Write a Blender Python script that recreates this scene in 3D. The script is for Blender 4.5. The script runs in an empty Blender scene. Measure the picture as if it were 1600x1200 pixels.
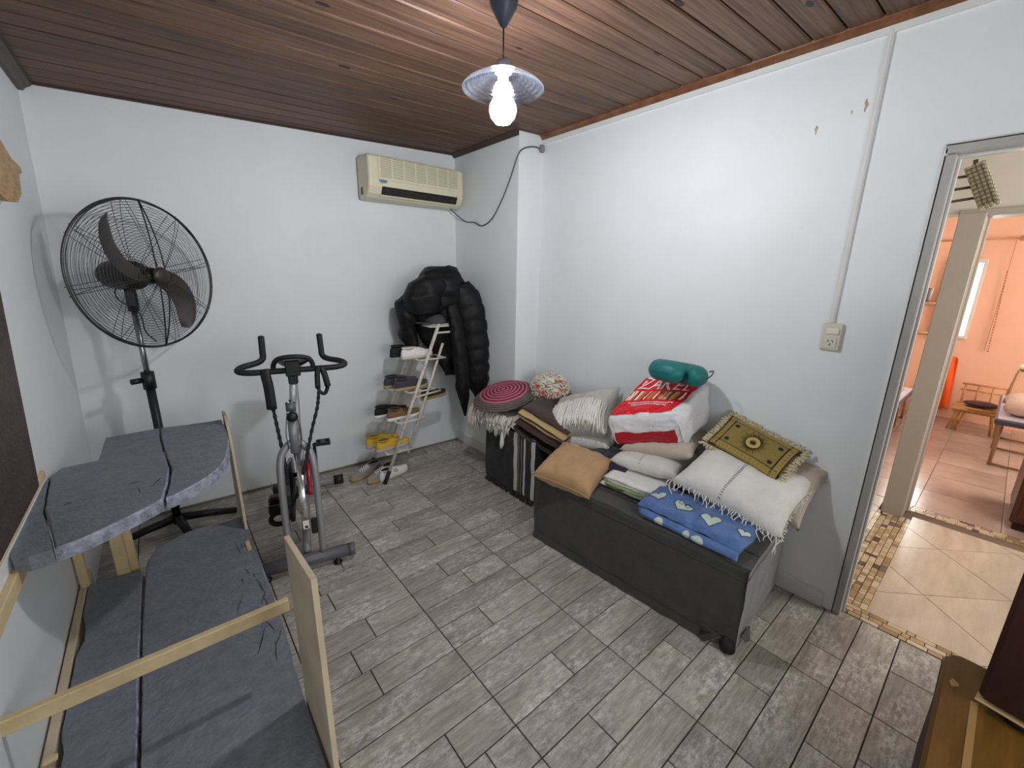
import bpy, bmesh, math, random
from mathutils import Vector, Matrix, noise
random.seed(7)
SC = bpy.context.scene
COL = SC.collection
PI = math.pi

# ------------------------------------------------------------------ camera, world, exposure
F_PX = 653.81
yaw, pitch, roll = .6992, -.2542, .0165
fw = Vector((math.sin(yaw)*math.cos(pitch), math.cos(yaw)*math.cos(pitch), math.sin(pitch)))
rt = Vector((math.cos(yaw), -math.sin(yaw), 0)); up = rt.cross(fw)
r2 = math.cos(roll)*rt + math.sin(roll)*up; u2 = -math.sin(roll)*rt + math.cos(roll)*up
cd = bpy.data.cameras.new('camera'); cam = bpy.data.objects.new('camera', cd); COL.objects.link(cam)
m = Matrix((r2, u2, -fw)).transposed().to_4x4(); m.translation = (0, 0, 1.6); cam.matrix_world = m
cd.sensor_width = 36; cd.lens = 36*F_PX/1600; cd.clip_start = .02
SC.camera = cam
w = bpy.data.worlds.new('world'); SC.world = w; w.use_nodes = True
w.node_tree.nodes['Background'].inputs[0].default_value = (.75, .87, 1, 1)
w.node_tree.nodes['Background'].inputs[1].default_value = 1.0
SC.view_settings.view_transform = 'Standard'; SC.view_settings.look = 'None'
SC.view_settings.gamma = 1; SC.view_settings.use_curve_mapping = False
SC.view_settings.exposure = 0.03
BULB = 400.0
def area(name, loc, rot, sx, sy, power, col):
    d = bpy.data.lights.new(name, 'AREA'); d.shape = 'RECTANGLE'; d.size = sx; d.size_y = sy; d.energy = power; d.color = col
    o = bpy.data.objects.new(name, d); COL.objects.link(o); o.location = loc; o.rotation_euler = rot
    return o
# area lights past the doorway: two added fills, then daylight at the visible window
area('window_and_fill_light', (5.3, -2.38, 1.5), (-PI/2, 0, 0), 1.6, 1.3, 150, (1, .96, .93))  # added fill for the far room; no window is built on this side
area('window_and_fill_light', (3.15, -1.38, 1.5), (PI/2, 0, 0), .9, 1.2, 30, (1, .97, .95))  # added fill to brighten the hall, not a known window
area('window_and_fill_light', (7.12, .49, 1.4), (0, PI/2, 0), .8, .26, 8, (1, .97, .93))

SC.cycles.diffuse_bounces = 10; SC.cycles.max_bounces = 16; SC.cycles.transparent_max_bounces = 16
# soft fill light added behind the camera, where no window is known
area('window_and_fill_light', (.75, -1.27, 1.45), (PI/2, 0, 0), 1.5, 1.1, 27, (.97, .985, 1))
# ------------------------------------------------------------------ materials
def lin(c):
    f = lambda v: v/12.92 if v <= .04045 else ((v+.055)/1.055)**2.4
    return tuple(f(v/255) for v in c) + (1,)
_M = {}
def mat(name, rgb, rough=.6, metal=0, var=0, vscale=8, stretch=(1,1,1), bump=0, bscale=40, rnd=0, spec=None, rgb2=None, detail=4, emit=None, alpha=None, sheen=0, contrast=None, coat=0):
    """Principled with object-space noise: rgb blends to rgb2 (or a darker rgb by var), random per object by rnd."""
    if name in _M: return _M[name]
    ma = bpy.data.materials.new(name); ma.use_nodes = True; _M[name] = ma
    nt = ma.node_tree; N = nt.nodes; L = nt.links; b = N['Principled BSDF']
    c = lin(rgb); b.inputs['Base Color'].default_value = c; b.inputs['Roughness'].default_value = rough; b.inputs['Metallic'].default_value = metal
    if spec is not None: b.inputs['Specular IOR Level'].default_value = spec
    if sheen: b.inputs['Sheen Weight'].default_value = sheen; b.inputs['Sheen Roughness'].default_value = .5
    if coat: b.inputs['Coat Weight'].default_value = coat; b.inputs['Coat Roughness'].default_value = .25
    if emit: b.inputs['Emission Color'].default_value = lin(emit[0]); b.inputs['Emission Strength'].default_value = emit[1]
    vec = None
    if var or rgb2 or bump:
        tc = N.new('ShaderNodeTexCoord'); mp = N.new('ShaderNodeMapping'); mp.inputs['Scale'].default_value = stretch
        L.new(tc.outputs['Object'], mp.inputs[0]); vec = mp.outputs[0]
        if rnd:
            oi = N.new('ShaderNodeObjectInfo'); ad = N.new('ShaderNodeVectorMath'); ad.operation = 'ADD'; sc = N.new('ShaderNodeMath'); sc.operation = 'MULTIPLY'; sc.inputs[1].default_value = 37
            L.new(oi.outputs['Random'], sc.inputs[0]); L.new(vec, ad.inputs[0]); L.new(sc.outputs[0], ad.inputs[1]); vec = ad.outputs[0]
    col = None
    if var or rgb2:
        nz = N.new('ShaderNodeTexNoise'); nz.inputs['Scale'].default_value = vscale; nz.inputs['Detail'].default_value = detail; nz.inputs['Roughness'].default_value = .65
        L.new(vec, nz.inputs['Vector'])
        rp = N.new('ShaderNodeValToRGB'); lo, hi = contrast or (.3, .7); rp.color_ramp.elements[0].position = lo; rp.color_ramp.elements[1].position = hi
        c2 = lin(rgb2) if rgb2 else tuple(v*(1-var) for v in c[:3]) + (1,)
        rp.color_ramp.elements[0].color = c2; rp.color_ramp.elements[1].color = c
        L.new(nz.outputs['Fac'], rp.inputs[0]); col = rp.outputs[0]
    if rnd:
        oi = N.new('ShaderNodeObjectInfo'); mr = N.new('ShaderNodeMapRange'); mr.inputs[3].default_value = 1-rnd; mr.inputs[4].default_value = 1+rnd
        L.new(oi.outputs['Random'], mr.inputs[0])
        hs = N.new('ShaderNodeHueSaturation'); L.new(mr.outputs[0], hs.inputs['Value'])
        if col is not None: L.new(col, hs.inputs['Color'])
        else: hs.inputs['Color'].default_value = c
        col = hs.outputs[0]
    if col is not None: L.new(col, b.inputs['Base Color'])
    if bump:
        n2 = N.new('ShaderNodeTexNoise'); n2.inputs['Scale'].default_value = bscale; n2.inputs['Detail'].default_value = 3
        L.new(vec, n2.inputs['Vector']); bp = N.new('ShaderNodeBump'); bp.inputs['Strength'].default_value = bump; bp.inputs['Distance'].default_value = .01
        L.new(n2.outputs['Fac'], bp.inputs['Height']); L.new(bp.outputs[0], b.inputs['Normal'])
    return ma

M_wall = mat('wall_paint', (228,232,234), .5, var=.05, vscale=3, bump=.12, bscale=9, detail=5)
M_white = mat('white_paint', (218,218,214), .4, var=.06, vscale=10)
M_frame = mat('grey_frame_paint', (176,174,170), .45, var=.12, vscale=14)
M_black = mat('black_plastic', (18,18,20), .45)
M_blackm = mat('black_metal', (28,28,30), .35, metal=.3)
M_rubber = mat('rubber', (14,14,15), .75)
M_pine = mat('pine', (218,199,158), .65, rgb2=(188,166,122), vscale=9, stretch=(1,1,1), detail=6)
M_ply = mat('plywood', (206,192,166), .7, rgb2=(184,168,138), vscale=6, detail=6)

# ------------------------------------------------------------------ mesh builder
class MB:
    def __init__(s): s.v = []; s.f = []; s.mi = []; s.cur = 0; s.sm = []; s.smooth = True
    def add(s, vs, fs, M=None, smooth=None):
        o = len(s.v)
        for p in vs:
            p = Vector(p); s.v.append(tuple(M @ p) if M else tuple(p))
        for f in fs:
            s.f.append([i+o for i in f]); s.mi.append(s.cur); s.sm.append(s.smooth if smooth is None else smooth)
        return s
    def box(s, c, d, M=None, b=.004):
        x, y, z = (k/2 for k in d); b = min(b, .45*min(d))
        P = []; cx, cy, cz = c
        for sx in (-1,1):
            for sy in (-1,1):
                for sz in (-1,1):
                    P += [(cx+sx*x, cy+sy*(y-b), cz+sz*(z-b)), (cx+sx*(x-b), cy+sy*y, cz+sz*(z-b)), (cx+sx*(x-b), cy+sy*(y-b), cz+sz*z)]
        bm = bmesh.new(); vs = [bm.verts.new(p) for p in P]
        bmesh.ops.convex_hull(bm, input=vs); bmesh.ops.dissolve_limit(bm, angle_limit=.02, verts=bm.verts, edges=bm.edges)
        bm.verts.index_update()
        s.add([v.co.copy() for v in bm.verts], [[v.index for v in f.verts] for f in bm.faces], M, False); bm.free()
        return s
    def hull(s, P, M=None, smooth=False):
        bm = bmesh.new(); vs = [bm.verts.new(p) for p in P]
        r = bmesh.ops.convex_hull(bm, input=vs)
        bmesh.ops.delete(bm, geom=[e for e in r['geom_interior'] if isinstance(e, bmesh.types.BMVert)], context='VERTS')
        bmesh.ops.dissolve_limit(bm, angle_limit=.02, verts=bm.verts, edges=bm.edges); bm.verts.index_update()
        s.add([v.co.copy() for v in bm.verts], [[v.index for v in f.verts] for f in bm.faces], M, smooth); bm.free(); return s
    def tube(s, path, r, seg=10, M=None, caps=True, sq=1.0, closed=False):
        P = [Vector(p) for p in path]; n = len(P); rr = r if isinstance(r, (list, tuple)) else [r]*n
        T = []
        for i in range(n):
            a = P[(i-1) % n] if closed or i > 0 else P[i]; b = P[(i+1) % n] if closed or i < n-1 else P[i]
            t = (b-a); T.append(t.normalized() if t.length > 1e-9 else Vector((0,0,1)))
        u = T[0].orthogonal().normalized()
        if abs(T[0].z) < .9: u = (Vector((0,0,1)) - T[0]*T[0].z).normalized()
        vs = []
        for i in range(n):
            u = (u - T[i]*u.dot(T[i])); u = u.normalized() if u.length > 1e-6 else T[i].orthogonal().normalized()
            w = T[i].cross(u)
            for k in range(seg):
                a = 2*PI*k/seg; vs.append(P[i] + rr[i]*(math.cos(a)*u + sq*math.sin(a)*w))
        fs = []
        for i in range(n if closed else n-1):
            j = (i+1) % n
            for k in range(seg): fs.append([i*seg+k, i*seg+(k+1) % seg, j*seg+(k+1) % seg, j*seg+k])
        if caps and not closed: fs += [list(range(seg))[::-1], list(range((n-1)*seg, n*seg))]
        return s.add(vs, fs, M)
    def lathe(s, prof, seg=24, M=None, caps=True):
        vs = []; n = len(prof)
        for (r, z) in prof:
            for k in range(seg): a = 2*PI*k/seg; vs.append((r*math.cos(a), r*math.sin(a), z))
        fs = [[i*seg+k, i*seg+(k+1) % seg, (i+1)*seg+(k+1) % seg, (i+1)*seg+k] for i in range(n-1) for k in range(seg)]
        if caps:
            if prof[0][0] > 1e-6: fs.append(list(range(seg))[::-1])
            if prof[-1][0] > 1e-6: fs.append(list(range((n-1)*seg, n*seg)))
        return s.add(vs, fs, M)
    def grid(s, fn, nu, nv, u0=0, u1=1, v0=0, v1=1, M=None, wrap=False):
        vs = [fn(u0+(u1-u0)*i/nu, v0+(v1-v0)*j/nv) for i in range(nu+1) for j in range(nv+1)]
        fs = [[i*(nv+1)+j, (i+1)*(nv+1)+j, (i+1)*(nv+1)+j+1, i*(nv+1)+j+1] for i in range(nu) for j in range(nv)]
        return s.add(vs, fs, M)
    def ell(s, c, r, seg=16, M=None, nz=0, ns=6):
        n = seg//2; vs = []; c = Vector(c)
        for i in range(n+1):
            th = PI*i/n
            for k in range(seg):
                a = 2*PI*k/seg; d = Vector((math.sin(th)*math.cos(a), math.sin(th)*math.sin(a), math.cos(th)))
                q = 1 + (nz*noise.noise(d*ns*.4 + c*7) if nz else 0)
                vs.append(c + Vector((d.x*r[0], d.y*r[1], d.z*r[2]))*q)
        fs = [[i*seg+k, (i+1)*seg+k, (i+1)*seg+(k+1) % seg, i*seg+(k+1) % seg] for i in range(n) for k in range(seg)]
        return s.add(vs, fs, M)
    def build(s, name, ma, parent=None, kind=None, weld=False, sub=0):
        me = bpy.data.meshes.new(name); me.from_pydata(s.v, [], s.f)
        for q in (ma if isinstance(ma, (list, tuple)) else [ma]): me.materials.append(q)
        me.polygons.foreach_set('material_index', s.mi); me.polygons.foreach_set('use_smooth', s.sm)
        bm = bmesh.new(); bm.from_mesh(me)
        if weld: bmesh.ops.remove_doubles(bm, verts=bm.verts, dist=1e-5)
        bmesh.ops.recalc_face_normals(bm, faces=bm.faces); bm.to_mesh(me); bm.free(); me.update()
        o = bpy.data.objects.new(name, me); COL.objects.link(o)
        if parent: o.parent = parent
        if kind: o['kind'] = kind
        if sub: md = o.modifiers.new('sub', 'SUBSURF'); md.levels = md.render_levels = sub
        return o
def bez(P, n=8):
    """smooth Catmull-Rom path through points"""
    P = [Vector(p) for p in P]; Q = [2*P[0]-P[1]] + P + [2*P[-1]-P[-2]]; out = []
    for i in range(1, len(Q)-2):
        a, b, c, d = Q[i-1:i+3]
        for k in range(n):
            t = k/n; out.append(.5*((2*b) + (c-a)*t + (2*a-5*b+4*c-d)*t*t + (3*b-a-3*c+d)*t**3))
    return out + [P[-1]]
def empty(name, loc=(0,0,0), rz=0):
    o = bpy.data.objects.new(name, None); COL.objects.link(o); o.location = loc; o.rotation_euler = (0,0,rz); o.empty_display_size = .1
    return o
def tag(o, label=None, cat=None, group=None, kind=None):
    if label: o['label'] = label
    if cat: o['category'] = cat
    if group: o['group'] = group
    if kind: o['kind'] = kind
    return o
def link_copy(o, parent=None, **kw):
    c = o.copy(); COL.objects.link(c)
    if parent: c.parent = parent
    return c
def struct(name, mb, ma, **k):
    return mb.build(name, ma, kind='structure', **k)
def bx(*a, **k): return MB().box(*a, **k)
def TR(loc, rx=0, ry=0, rz=0):
    return Matrix.Translation(loc) @ Matrix.Rotation(rz, 4, 'Z') @ Matrix.Rotation(ry, 4, 'Y') @ Matrix.Rotation(rx, 4, 'X')
def frame(o, ex, ey):
    """matrix with origin o, x axis ex, y axis near ey, z = ex x ey"""
    ex = Vector(ex).normalized(); ey = Vector(ey); ey = (ey-ex*ey.dot(ex)).normalized(); ez = ex.cross(ey)
    mm = Matrix((ex, ey, ez)).transposed().to_4x4(); mm.translation = o; return mm

# ================================================================== SETTING
XR = 2.362; XC = 2.13; YC = 2.50
yb = lambda x: 3.344 - .0349*(x-2.1)
hz = lambda x: 2.583 + .033*(x-2.1)
XLb, XLt = -.465, -.37
YN = -1.35
# floor slab (grout) under the tiles
M_grout = mat('floor_grout', (62,58,54), .9)
floor = struct('floor', bx((.97, 1.04, -.03), (2.9, 4.9, .05), b=.001), M_grout)
# tile material: weathered wood look stoneware, grain along x
def tile_mat():
    ma = bpy.data.materials.new('wood_look_tile'); ma.use_nodes = True; nt = ma.node_tree; N = nt.nodes; L = nt.links; b = N['Principled BSDF']
    tc = N.new('ShaderNodeTexCoord'); oi = N.new('ShaderNodeObjectInfo'); sc = N.new('ShaderNodeMath'); sc.operation = 'MULTIPLY'; sc.inputs[1].default_value = 53
    ad = N.new('ShaderNodeVectorMath'); L.new(oi.outputs['Random'], sc.inputs[0]); L.new(tc.outputs['Object'], ad.inputs[0]); L.new(sc.outputs[0], ad.inputs[1])
    def nz(scale, det, st, ro=.6):
        mp = N.new('ShaderNodeMapping'); mp.inputs['Scale'].default_value = st; L.new(ad.outputs[0], mp.inputs[0])
        n = N.new('ShaderNodeTexNoise'); n.inputs['Scale'].default_value = scale; n.inputs['Detail'].default_value = det; n.inputs['Roughness'].default_value = ro; L.new(mp.outputs[0], n.inputs['Vector']); return n.outputs['Fac']
    def ramp(fac, els):
        r = N.new('ShaderNodeValToRGB'); e = r.color_ramp.elements; e[0].position, e[1].position = els[0][0], els[-1][0]; e[0].color, e[1].color = lin(els[0][1]), lin(els[-1][1])
        for p, c in els[1:-1]: k = e.new(p); k.color = lin(c)
        L.new(fac, r.inputs[0]); return r.outputs[0]
    def mix(a, bb, fac, typ='MIX'):
        x = N.new('ShaderNodeMix'); x.data_type = 'RGBA'; x.blend_type = typ
        if hasattr(fac, 'is_linked'): L.new(fac, x.inputs[0])
        else: x.inputs[0].default_value = fac
        L.new(a, x.inputs[6]); L.new(bb, x.inputs[7]); return x.outputs[2]
    base = ramp(nz(5, 4, (.6, 3, 1)), [(.25,(122,112,102)), (.45,(150,140,126)), (.6,(168,157,142)), (.78,(138,128,118))])
    streak = ramp(nz(9, 8, (1, 9, 1), .75), [(.35,(92,84,76)), (.55,(174,164,150)), (.75,(214,207,196))])
    c = mix(base, streak, .42)
    chalk = ramp(nz(38, 6, (.7, 1.4, 1), .8), [(.46,(0,0,0)), (.60,(255,255,255))])
    patch = ramp(nz(4.5, 3, (.8, 1.6, 1)), [(.42,(0,0,0)), (.60,(215,215,215))])
    both = mix(chalk, patch, 1.0, 'MULTIPLY')
    sep = N.new('ShaderNodeSeparateColor'); L.new(both, sep.inputs[0])
    pale = N.new('ShaderNodeRGB'); pale.outputs[0].default_value = lin((222,218,212))
    c = mix(c, pale.outputs[0], sep.outputs[0])
    mr = N.new('ShaderNodeMapRange'); mr.inputs[3].default_value = .85; mr.inputs[4].default_value = 1.18; L.new(oi.outputs['Random'], mr.inputs[0])
    hs = N.new('ShaderNodeHueSaturation'); hs.inputs['Saturation'].default_value = .78; L.new(c, hs.inputs['Color']); L.new(mr.outputs[0], hs.inputs['Value'])
    L.new(hs.outputs[0], b.inputs['Base Color']); b.inputs['Roughness'].default_value = .42
    bp = N.new('ShaderNodeBump'); bp.inputs['Strength'].default_value = .12; bp.inputs['Distance'].default_value = .004
    L.new(nz(40, 4, (1, 5, 1)), bp.inputs['Height']); L.new(bp.outputs[0], b.inputs['Normal'])
    return ma
M_tile = tile_mat()
_tm = {}
def slab_mesh(key, lx, ly, t=.006, c=.0015, ma=None):
    if key in _tm: return _tm[key]
    a, b = lx/2, ly/2; vs = []
    for (x, y, z) in ((a, b, -t), (a, b, -c), (a-c, b-c, 0)): vs += [(-x,-y,z), (x,-y,z), (x,y,z), (-x,y,z)]
    fs = [[8,9,10,11]]
    for k in (0, 4):
        for i in range(4): j = (i+1) % 4; fs.append([k+i, k+j, k+4+j, k+4+i])
    me = bpy.data.meshes.new('tile'); me.from_pydata(vs, [], fs); me.materials.append(ma); me.update(); _tm[key] = me
    return me
GAP = .0045
def floor_tile(x0, x1, y0, y1):
    lx, ly = round(x1-x0-GAP, 4), round(y1-y0-GAP, 4)
    o = bpy.data.objects.new('tile', slab_mesh(('f', lx, ly), lx, ly, ma=M_tile)); COL.objects.link(o); o.parent = floor
    o.location = ((x0+x1)/2, (y0+y1)/2, random.uniform(-.0004, .0004))
PITCH = .1387; XS = [-.475, -.30, .2415, .782, 1.318, 1.858, 2.405]
SPL = {}   # measured splits: (column, row) -> x
for (x, y) in [(.449,1.943),(.54,1.651),(.455,1.378),(.563,.958),(1.0,1.36),(1.103,.942),(1.08,1.607),(1.069,2.599),(.986,2.325),(1.086,2.04),(1.007,1.776),
               (1.513,2.431),(1.608,2.018),(1.535,1.749),(.995,2.866),(1.637,.919),(1.55,.656),(1.021,.668),(1.636,.384),(1.112,.446),(2.058,.245),(1.551,.126),(1.631,.022)]:
    c = max(i for i in range(6) if XS[i] <= x); SPL[(c, math.floor((y-.321)/PITCH))] = x
rr_ = random.Random(3)
for c in range(6):
    for k in range(-12, 23):
        y0 = .321+PITCH*k; y1 = min(y0+PITCH, 3.44); x0, x1 = XS[c], XS[c+1]
        if y1-y0 < .03: continue
        sx = SPL.get((c, k))
        known = c in (3, 4) and -2 <= k <= 18
        if sx is None and not known and x1-x0 > .4 and rr_.random() < .5: sx = x0 + rr_.choice([.22,.3,.34,.4,.18])
        if sx: floor_tile(x0, sx, y0, y1); floor_tile(sx, x1, y0, y1)
        else: floor_tile(x0, x1, y0, y1)

# walls
xl0, xl1 = XLb-.12, XR
def prism(mb, P, d):
    """polygon P (3D points) extruded by vector d"""
    d = Vector(d); n = len(P); vs = [Vector(p) for p in P] + [Vector(p)+d for p in P]
    fs = [list(range(n)), list(range(n, 2*n))[::-1]] + [[i, (i+1) % n, n+(i+1) % n, n+i] for i in range(n)]
    return mb.add(vs, fs, smooth=False)
struct('wall_back', prism(MB(), [(-.6,yb(-.6),-.02),(2.5,yb(2.5),-.02),(2.5,yb(2.5),2.75),(-.6,yb(-.6),2.75)], (0,.12,0)), M_wall)
xtop = XLt + (XLt-XLb)/2.55*.2
struct('wall_left', prism(MB(), [(XLb,YN,-.02),(XLb,3.5,-.02),(xtop,3.5,2.75),(xtop,YN,2.75)], (-.12,0,0)), M_wall)
struct('wall_near', prism(MB(), [(-.7,YN,-.02),(2.5,YN,-.02),(2.5,YN,2.75),(-.7,YN,2.75)], (0,-.12,0)), M_wall)
# right wall with the door opening (y from -.62 to .30)
DY0, DY1, DH = -.60, .30, 2.10
mb = MB(); prism(mb, [(XR,DY1,-.02),(XR,3.5,-.02),(XR,3.5,2.75),(XR,DY1,2.75)], (.11,0,0)); prism(mb, [(XR,DY0,DH),(XR,DY1,DH),(XR,DY1,2.75),(XR,DY0,2.75)], (.11,0,0)); prism(mb, [(XR,YN,-.02),(XR,DY0,-.02),(XR,DY0,2.75),(XR,YN,2.75)], (.11,0,0))
wr = struct('wall_right', mb, M_wall)
for (y, z, sy, sz) in [(.575, 2.30, .012, .04), (.62, 2.285, .006, .012), (.74, 2.245, .01, .03)]:
    prism(MB(), [(XR+.001, y+sy*.5*math.cos(t)*(1+.5*math.sin(3*t+y*9)), z+sz*.5*math.sin(t)*(1+.35*math.cos(2*t+z*7))) for t in [k*PI/7 for k in range(14)]], (-.002,0,0)).build('paint_chip', mat('paint_chip', (196,176,150), .8, var=.4, vscale=90), wr)
struct('wall_column', prism(MB(), [(XC,YC,-.02),(XC+.3,YC,-.02),(XC+.3,YC,2.75),(XC,YC,2.75)], (0,.95,0)), M_wall)
# ceiling boards
M_ceil = mat('ceiling_board', (126,91,68), .5, rgb2=(60,41,31), vscale=6, stretch=(.35,10,1), rnd=.22, bump=.1, bscale=30, detail=7, spec=.35)
ceil = struct('ceiling', prism(MB(), [(-.6,YN-.05,hz(-.6)+.02),(2.5,YN-.05,hz(2.5)+.02),(2.5,3.5,hz(2.5)+.02),(-.6,3.5,hz(-.6)+.02)], (0,0,.06)), mat('ceiling_gap', (30,20,16), .9))
W = .1195; a = math.atan(.033); y = YN
me = None
xm = 1.0; Lx = 3.0
n = 0
while y < 3.43:
    y1 = min(y+W, 3.45); lx = Lx; ly = y1-y-.007
    me = slab_mesh(('c', round(ly, 4)), lx, ly, t=.018, c=.005, ma=M_ceil)
    o = bpy.data.objects.new('board', me); COL.objects.link(o); o.parent = ceil
    o.location = (xm, (y+y1)/2, hz(xm)+random.uniform(-.001,.001)); o.rotation_euler = (PI, 0, 0); o.rotation_euler = (Matrix.Rotation(-a, 4, 'Y') @ Matrix.Rotation(PI, 4, 'X')).to_euler()
    y = y1
M_knot = mat('board_knot', (44,30,24), .6, var=.4, vscale=120)
rk_ = random.Random(12)
for kx, ky in [(.62,1.83),(.85,2.28),(1.62,1.02),(1.9,1.28),(1.38,1.63),(.3,2.05),(.05,2.6),(1.2,2.5),(2.0,.72),(.95,1.25),(1.75,2.02),(.45,1.35)]:
    q = .010+.006*rk_.random(); kz = hz(kx)-.0012
    prism(MB(), [(kx+2.0*q*math.cos(t), ky+q*.8*math.sin(t), kz+.033*2.0*q*math.cos(t)) for t in [k*PI/6 for k in range(12)]], (0,0,.002)).build('knot', M_knot, ceil)
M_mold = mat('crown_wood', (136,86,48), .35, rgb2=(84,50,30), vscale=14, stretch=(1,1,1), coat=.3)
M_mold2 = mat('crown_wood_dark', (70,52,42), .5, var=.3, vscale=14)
z0 = hz(XR)
prof = [(0,0),(-.012,0),(-.020,.012),(-.034,.022),(-.038,.04),(0,.04)]
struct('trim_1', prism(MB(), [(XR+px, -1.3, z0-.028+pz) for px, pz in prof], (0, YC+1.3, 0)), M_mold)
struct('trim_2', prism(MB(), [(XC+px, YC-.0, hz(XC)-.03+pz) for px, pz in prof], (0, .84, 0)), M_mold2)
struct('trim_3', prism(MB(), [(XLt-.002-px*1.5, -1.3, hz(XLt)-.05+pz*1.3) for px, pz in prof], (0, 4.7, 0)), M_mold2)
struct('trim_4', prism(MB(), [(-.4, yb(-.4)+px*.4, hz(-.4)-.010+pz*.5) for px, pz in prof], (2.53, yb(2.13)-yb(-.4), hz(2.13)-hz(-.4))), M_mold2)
struct('trim_5', prism(MB(), [(XR, -1.3, z0-.055),(XR-.01,-1.3,z0-.055),(XR-.012,-1.3,z0-.03),(XR,-1.3,z0-.03)], (0, YC+1.3, 0)), M_white)
struct('baseboard_right', prism(MB(), [(XR, .34, 0),(XR-.012,.34,0),(XR-.012,.34,.075),(XR-.004,.34,.085),(XR,.34,.085)], (0, YC-.34, 0)), M_white)
struct('baseboard_column', prism(MB(), [(XC, YC, 0),(XC-.01,YC,0),(XC-.01,YC,.085),(XC-.004,YC,.092),(XC,YC,.092)], (0, .83, 0)), M_white)
struct('baseboard_back', prism(MB(), [(-.47, yb(-.47), 0),(-.47,yb(-.47)-.006,0),(-.47,yb(-.47)-.006,.016),(-.47,yb(-.47),.018)], (2.58, yb(2.11)-yb(-.47), 0)), mat('floor_line', (120,112,100), .8))
# conduit on the right wall
mb = MB(); prism(mb, [(XR, .538-.011, 1.415),(XR-.009,.538-.010,1.415),(XR-.013,.538-.004,1.415),(XR-.013,.538+.004,1.415),(XR-.009,.538+.010,1.415),(XR,.538+.011,1.415)], (0,0,2.555-1.415))
tag(mb.build('cable_conduit', M_white), 'thin white cable conduit running down the white wall to the switch plate', 'conduit')
# switch plate
sp = tag(empty('switch_plate', (XR, .527, 1.35)), 'off-white wall plate with light switch and socket below the conduit', 'switch')
M_ivory = mat('ivory_plastic', (214,208,190), .4, var=.08, vscale=30)
bx((-.008,0,0), (.016,.078,.125), b=.006).build('plate', M_ivory, sp)
bx((-.018,-.002,.026), (.008,.05,.028), b=.003).build('switch', mat('switch_white', (226,222,210), .35), sp)
bx((-.017,.0,-.028), (.004,.05,.048), b=.003).build('socket', M_ivory, sp)
mb = MB()
for (yy, zz, r) in ((.008,-.018,.5), (-.008,-.018,-.5), (0,-.034,0)): mb.box((0,0,0), (.003,.0028,.011), M=TR((-.0195,yy,zz), rx=r), b=.0005)
mb.build('socket_slots', M_black, sp)

# door frame (painted steel), hall, far room
mb = MB()
mb.box((XR+.055, DY1-.018, DH/2-.019), (.13,.036,DH-.038), b=.003); mb.box((XR+.055, DY0+.018, DH/2-.019), (.13,.036,DH-.038), b=.003); mb.box((XR+.055,(DY0+DY1)/2,DH-.018), (.13,DY1-DY0,.036), b=.003)
struct('door_1', mb, M_frame)
mb = MB(); mb.box((XR-.004, DY1-.004, DH/2-.007), (.012,.012,DH-.014), b=.003); mb.box((XR-.004,(DY0+DY1)/2,DH-.004), (.012,DY1-DY0,.012), b=.003)
mb.box((XR+.045, DY1-.041, DH/2-.025), (.02,.010,DH-.05), b=.002); mb.box((XR+.045,(DY0+DY1)/2,DH-.04), (.02,DY1-DY0,.012), b=.002)
struct('trim_6', mb, M_white)
M_hall = mat('hall_paint', (206,198,184), .6, var=.06, vscale=5)
M_salmon = mat('salmon_paint', (240,190,166), .6, var=.04, vscale=4)
HX = 3.78
struct('wall_hall', bx((2.69, .42, 1.3), (.43,.10,2.7), b=.002), M_hall)
mb = MB(); mb.box((HX+.1, -.5, 2.4), (.16,3.4,.80), b=.002); mb.box((HX+.1,-1.2,1.0),(.16,1.0,2.1),b=.002)
struct('wall_hall_end', mb, M_hall)
struct('wall_hall_near', bx((3.1,-1.45,1.3), (1.4,.1,2.7), b=.002), M_hall)
struct('wall_hall_side', bx((3.35,1.15,1.3), (1.0,.1,2.7), b=.002), M_hall)
struct('ceiling_hall', bx((3.2,-.2,2.68), (1.6,3.0,.06), b=.002), M_white)
M_post = mat('taupe_frame_paint', (168,158,146), .5, var=.06, vscale=6)
mb = MB(); mb.box((HX+.09,.29,1.0), (.19,.115,2.0), b=.004); mb.box((HX+.17,.245,1.0),(.05,.05,2.0),b=.004); mb.box((HX+.10,-.5,2.0), (.19,1.7,.04), b=.004)
struct('door_2', mb, M_post)
struct('wall_far', bx((7.27,-.6,1.3), (.1,4.2,2.7), b=.002), M_salmon)
struct('wall_far_side', bx((5.6,1.15,1.3), (3.4,.1,2.7), b=.002), M_hall)
struct('wall_far_near', bx((5.6,-2.5,1.3), (3.4,.1,2.7), b=.002), M_hall)
struct('ceiling_far', bx((5.6,-.6,2.68), (3.5,3.8,.06), b=.002), M_white)
struct('wall_far_inner', bx((HX+.14,-2.0,1.3), (.1,1.0,2.7), b=.002), M_hall)
# bright window of the far room
wn = struct('window_1', MB().box((7.205,.49,.98),(.05,.32,.04)).box((7.205,.49,1.84),(.05,.32,.04)).box((7.205,.345,1.41),(.05,.03,.82)).box((7.205,.635,1.41),(.05,.03,.82)), M_white)
bx((7.213,.49,1.41), (.008,.26,.82), b=.001).build('pane', mat('daylit_pane', (255,255,255), .2, emit=((255,250,242), 6.0)), wn)

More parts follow.
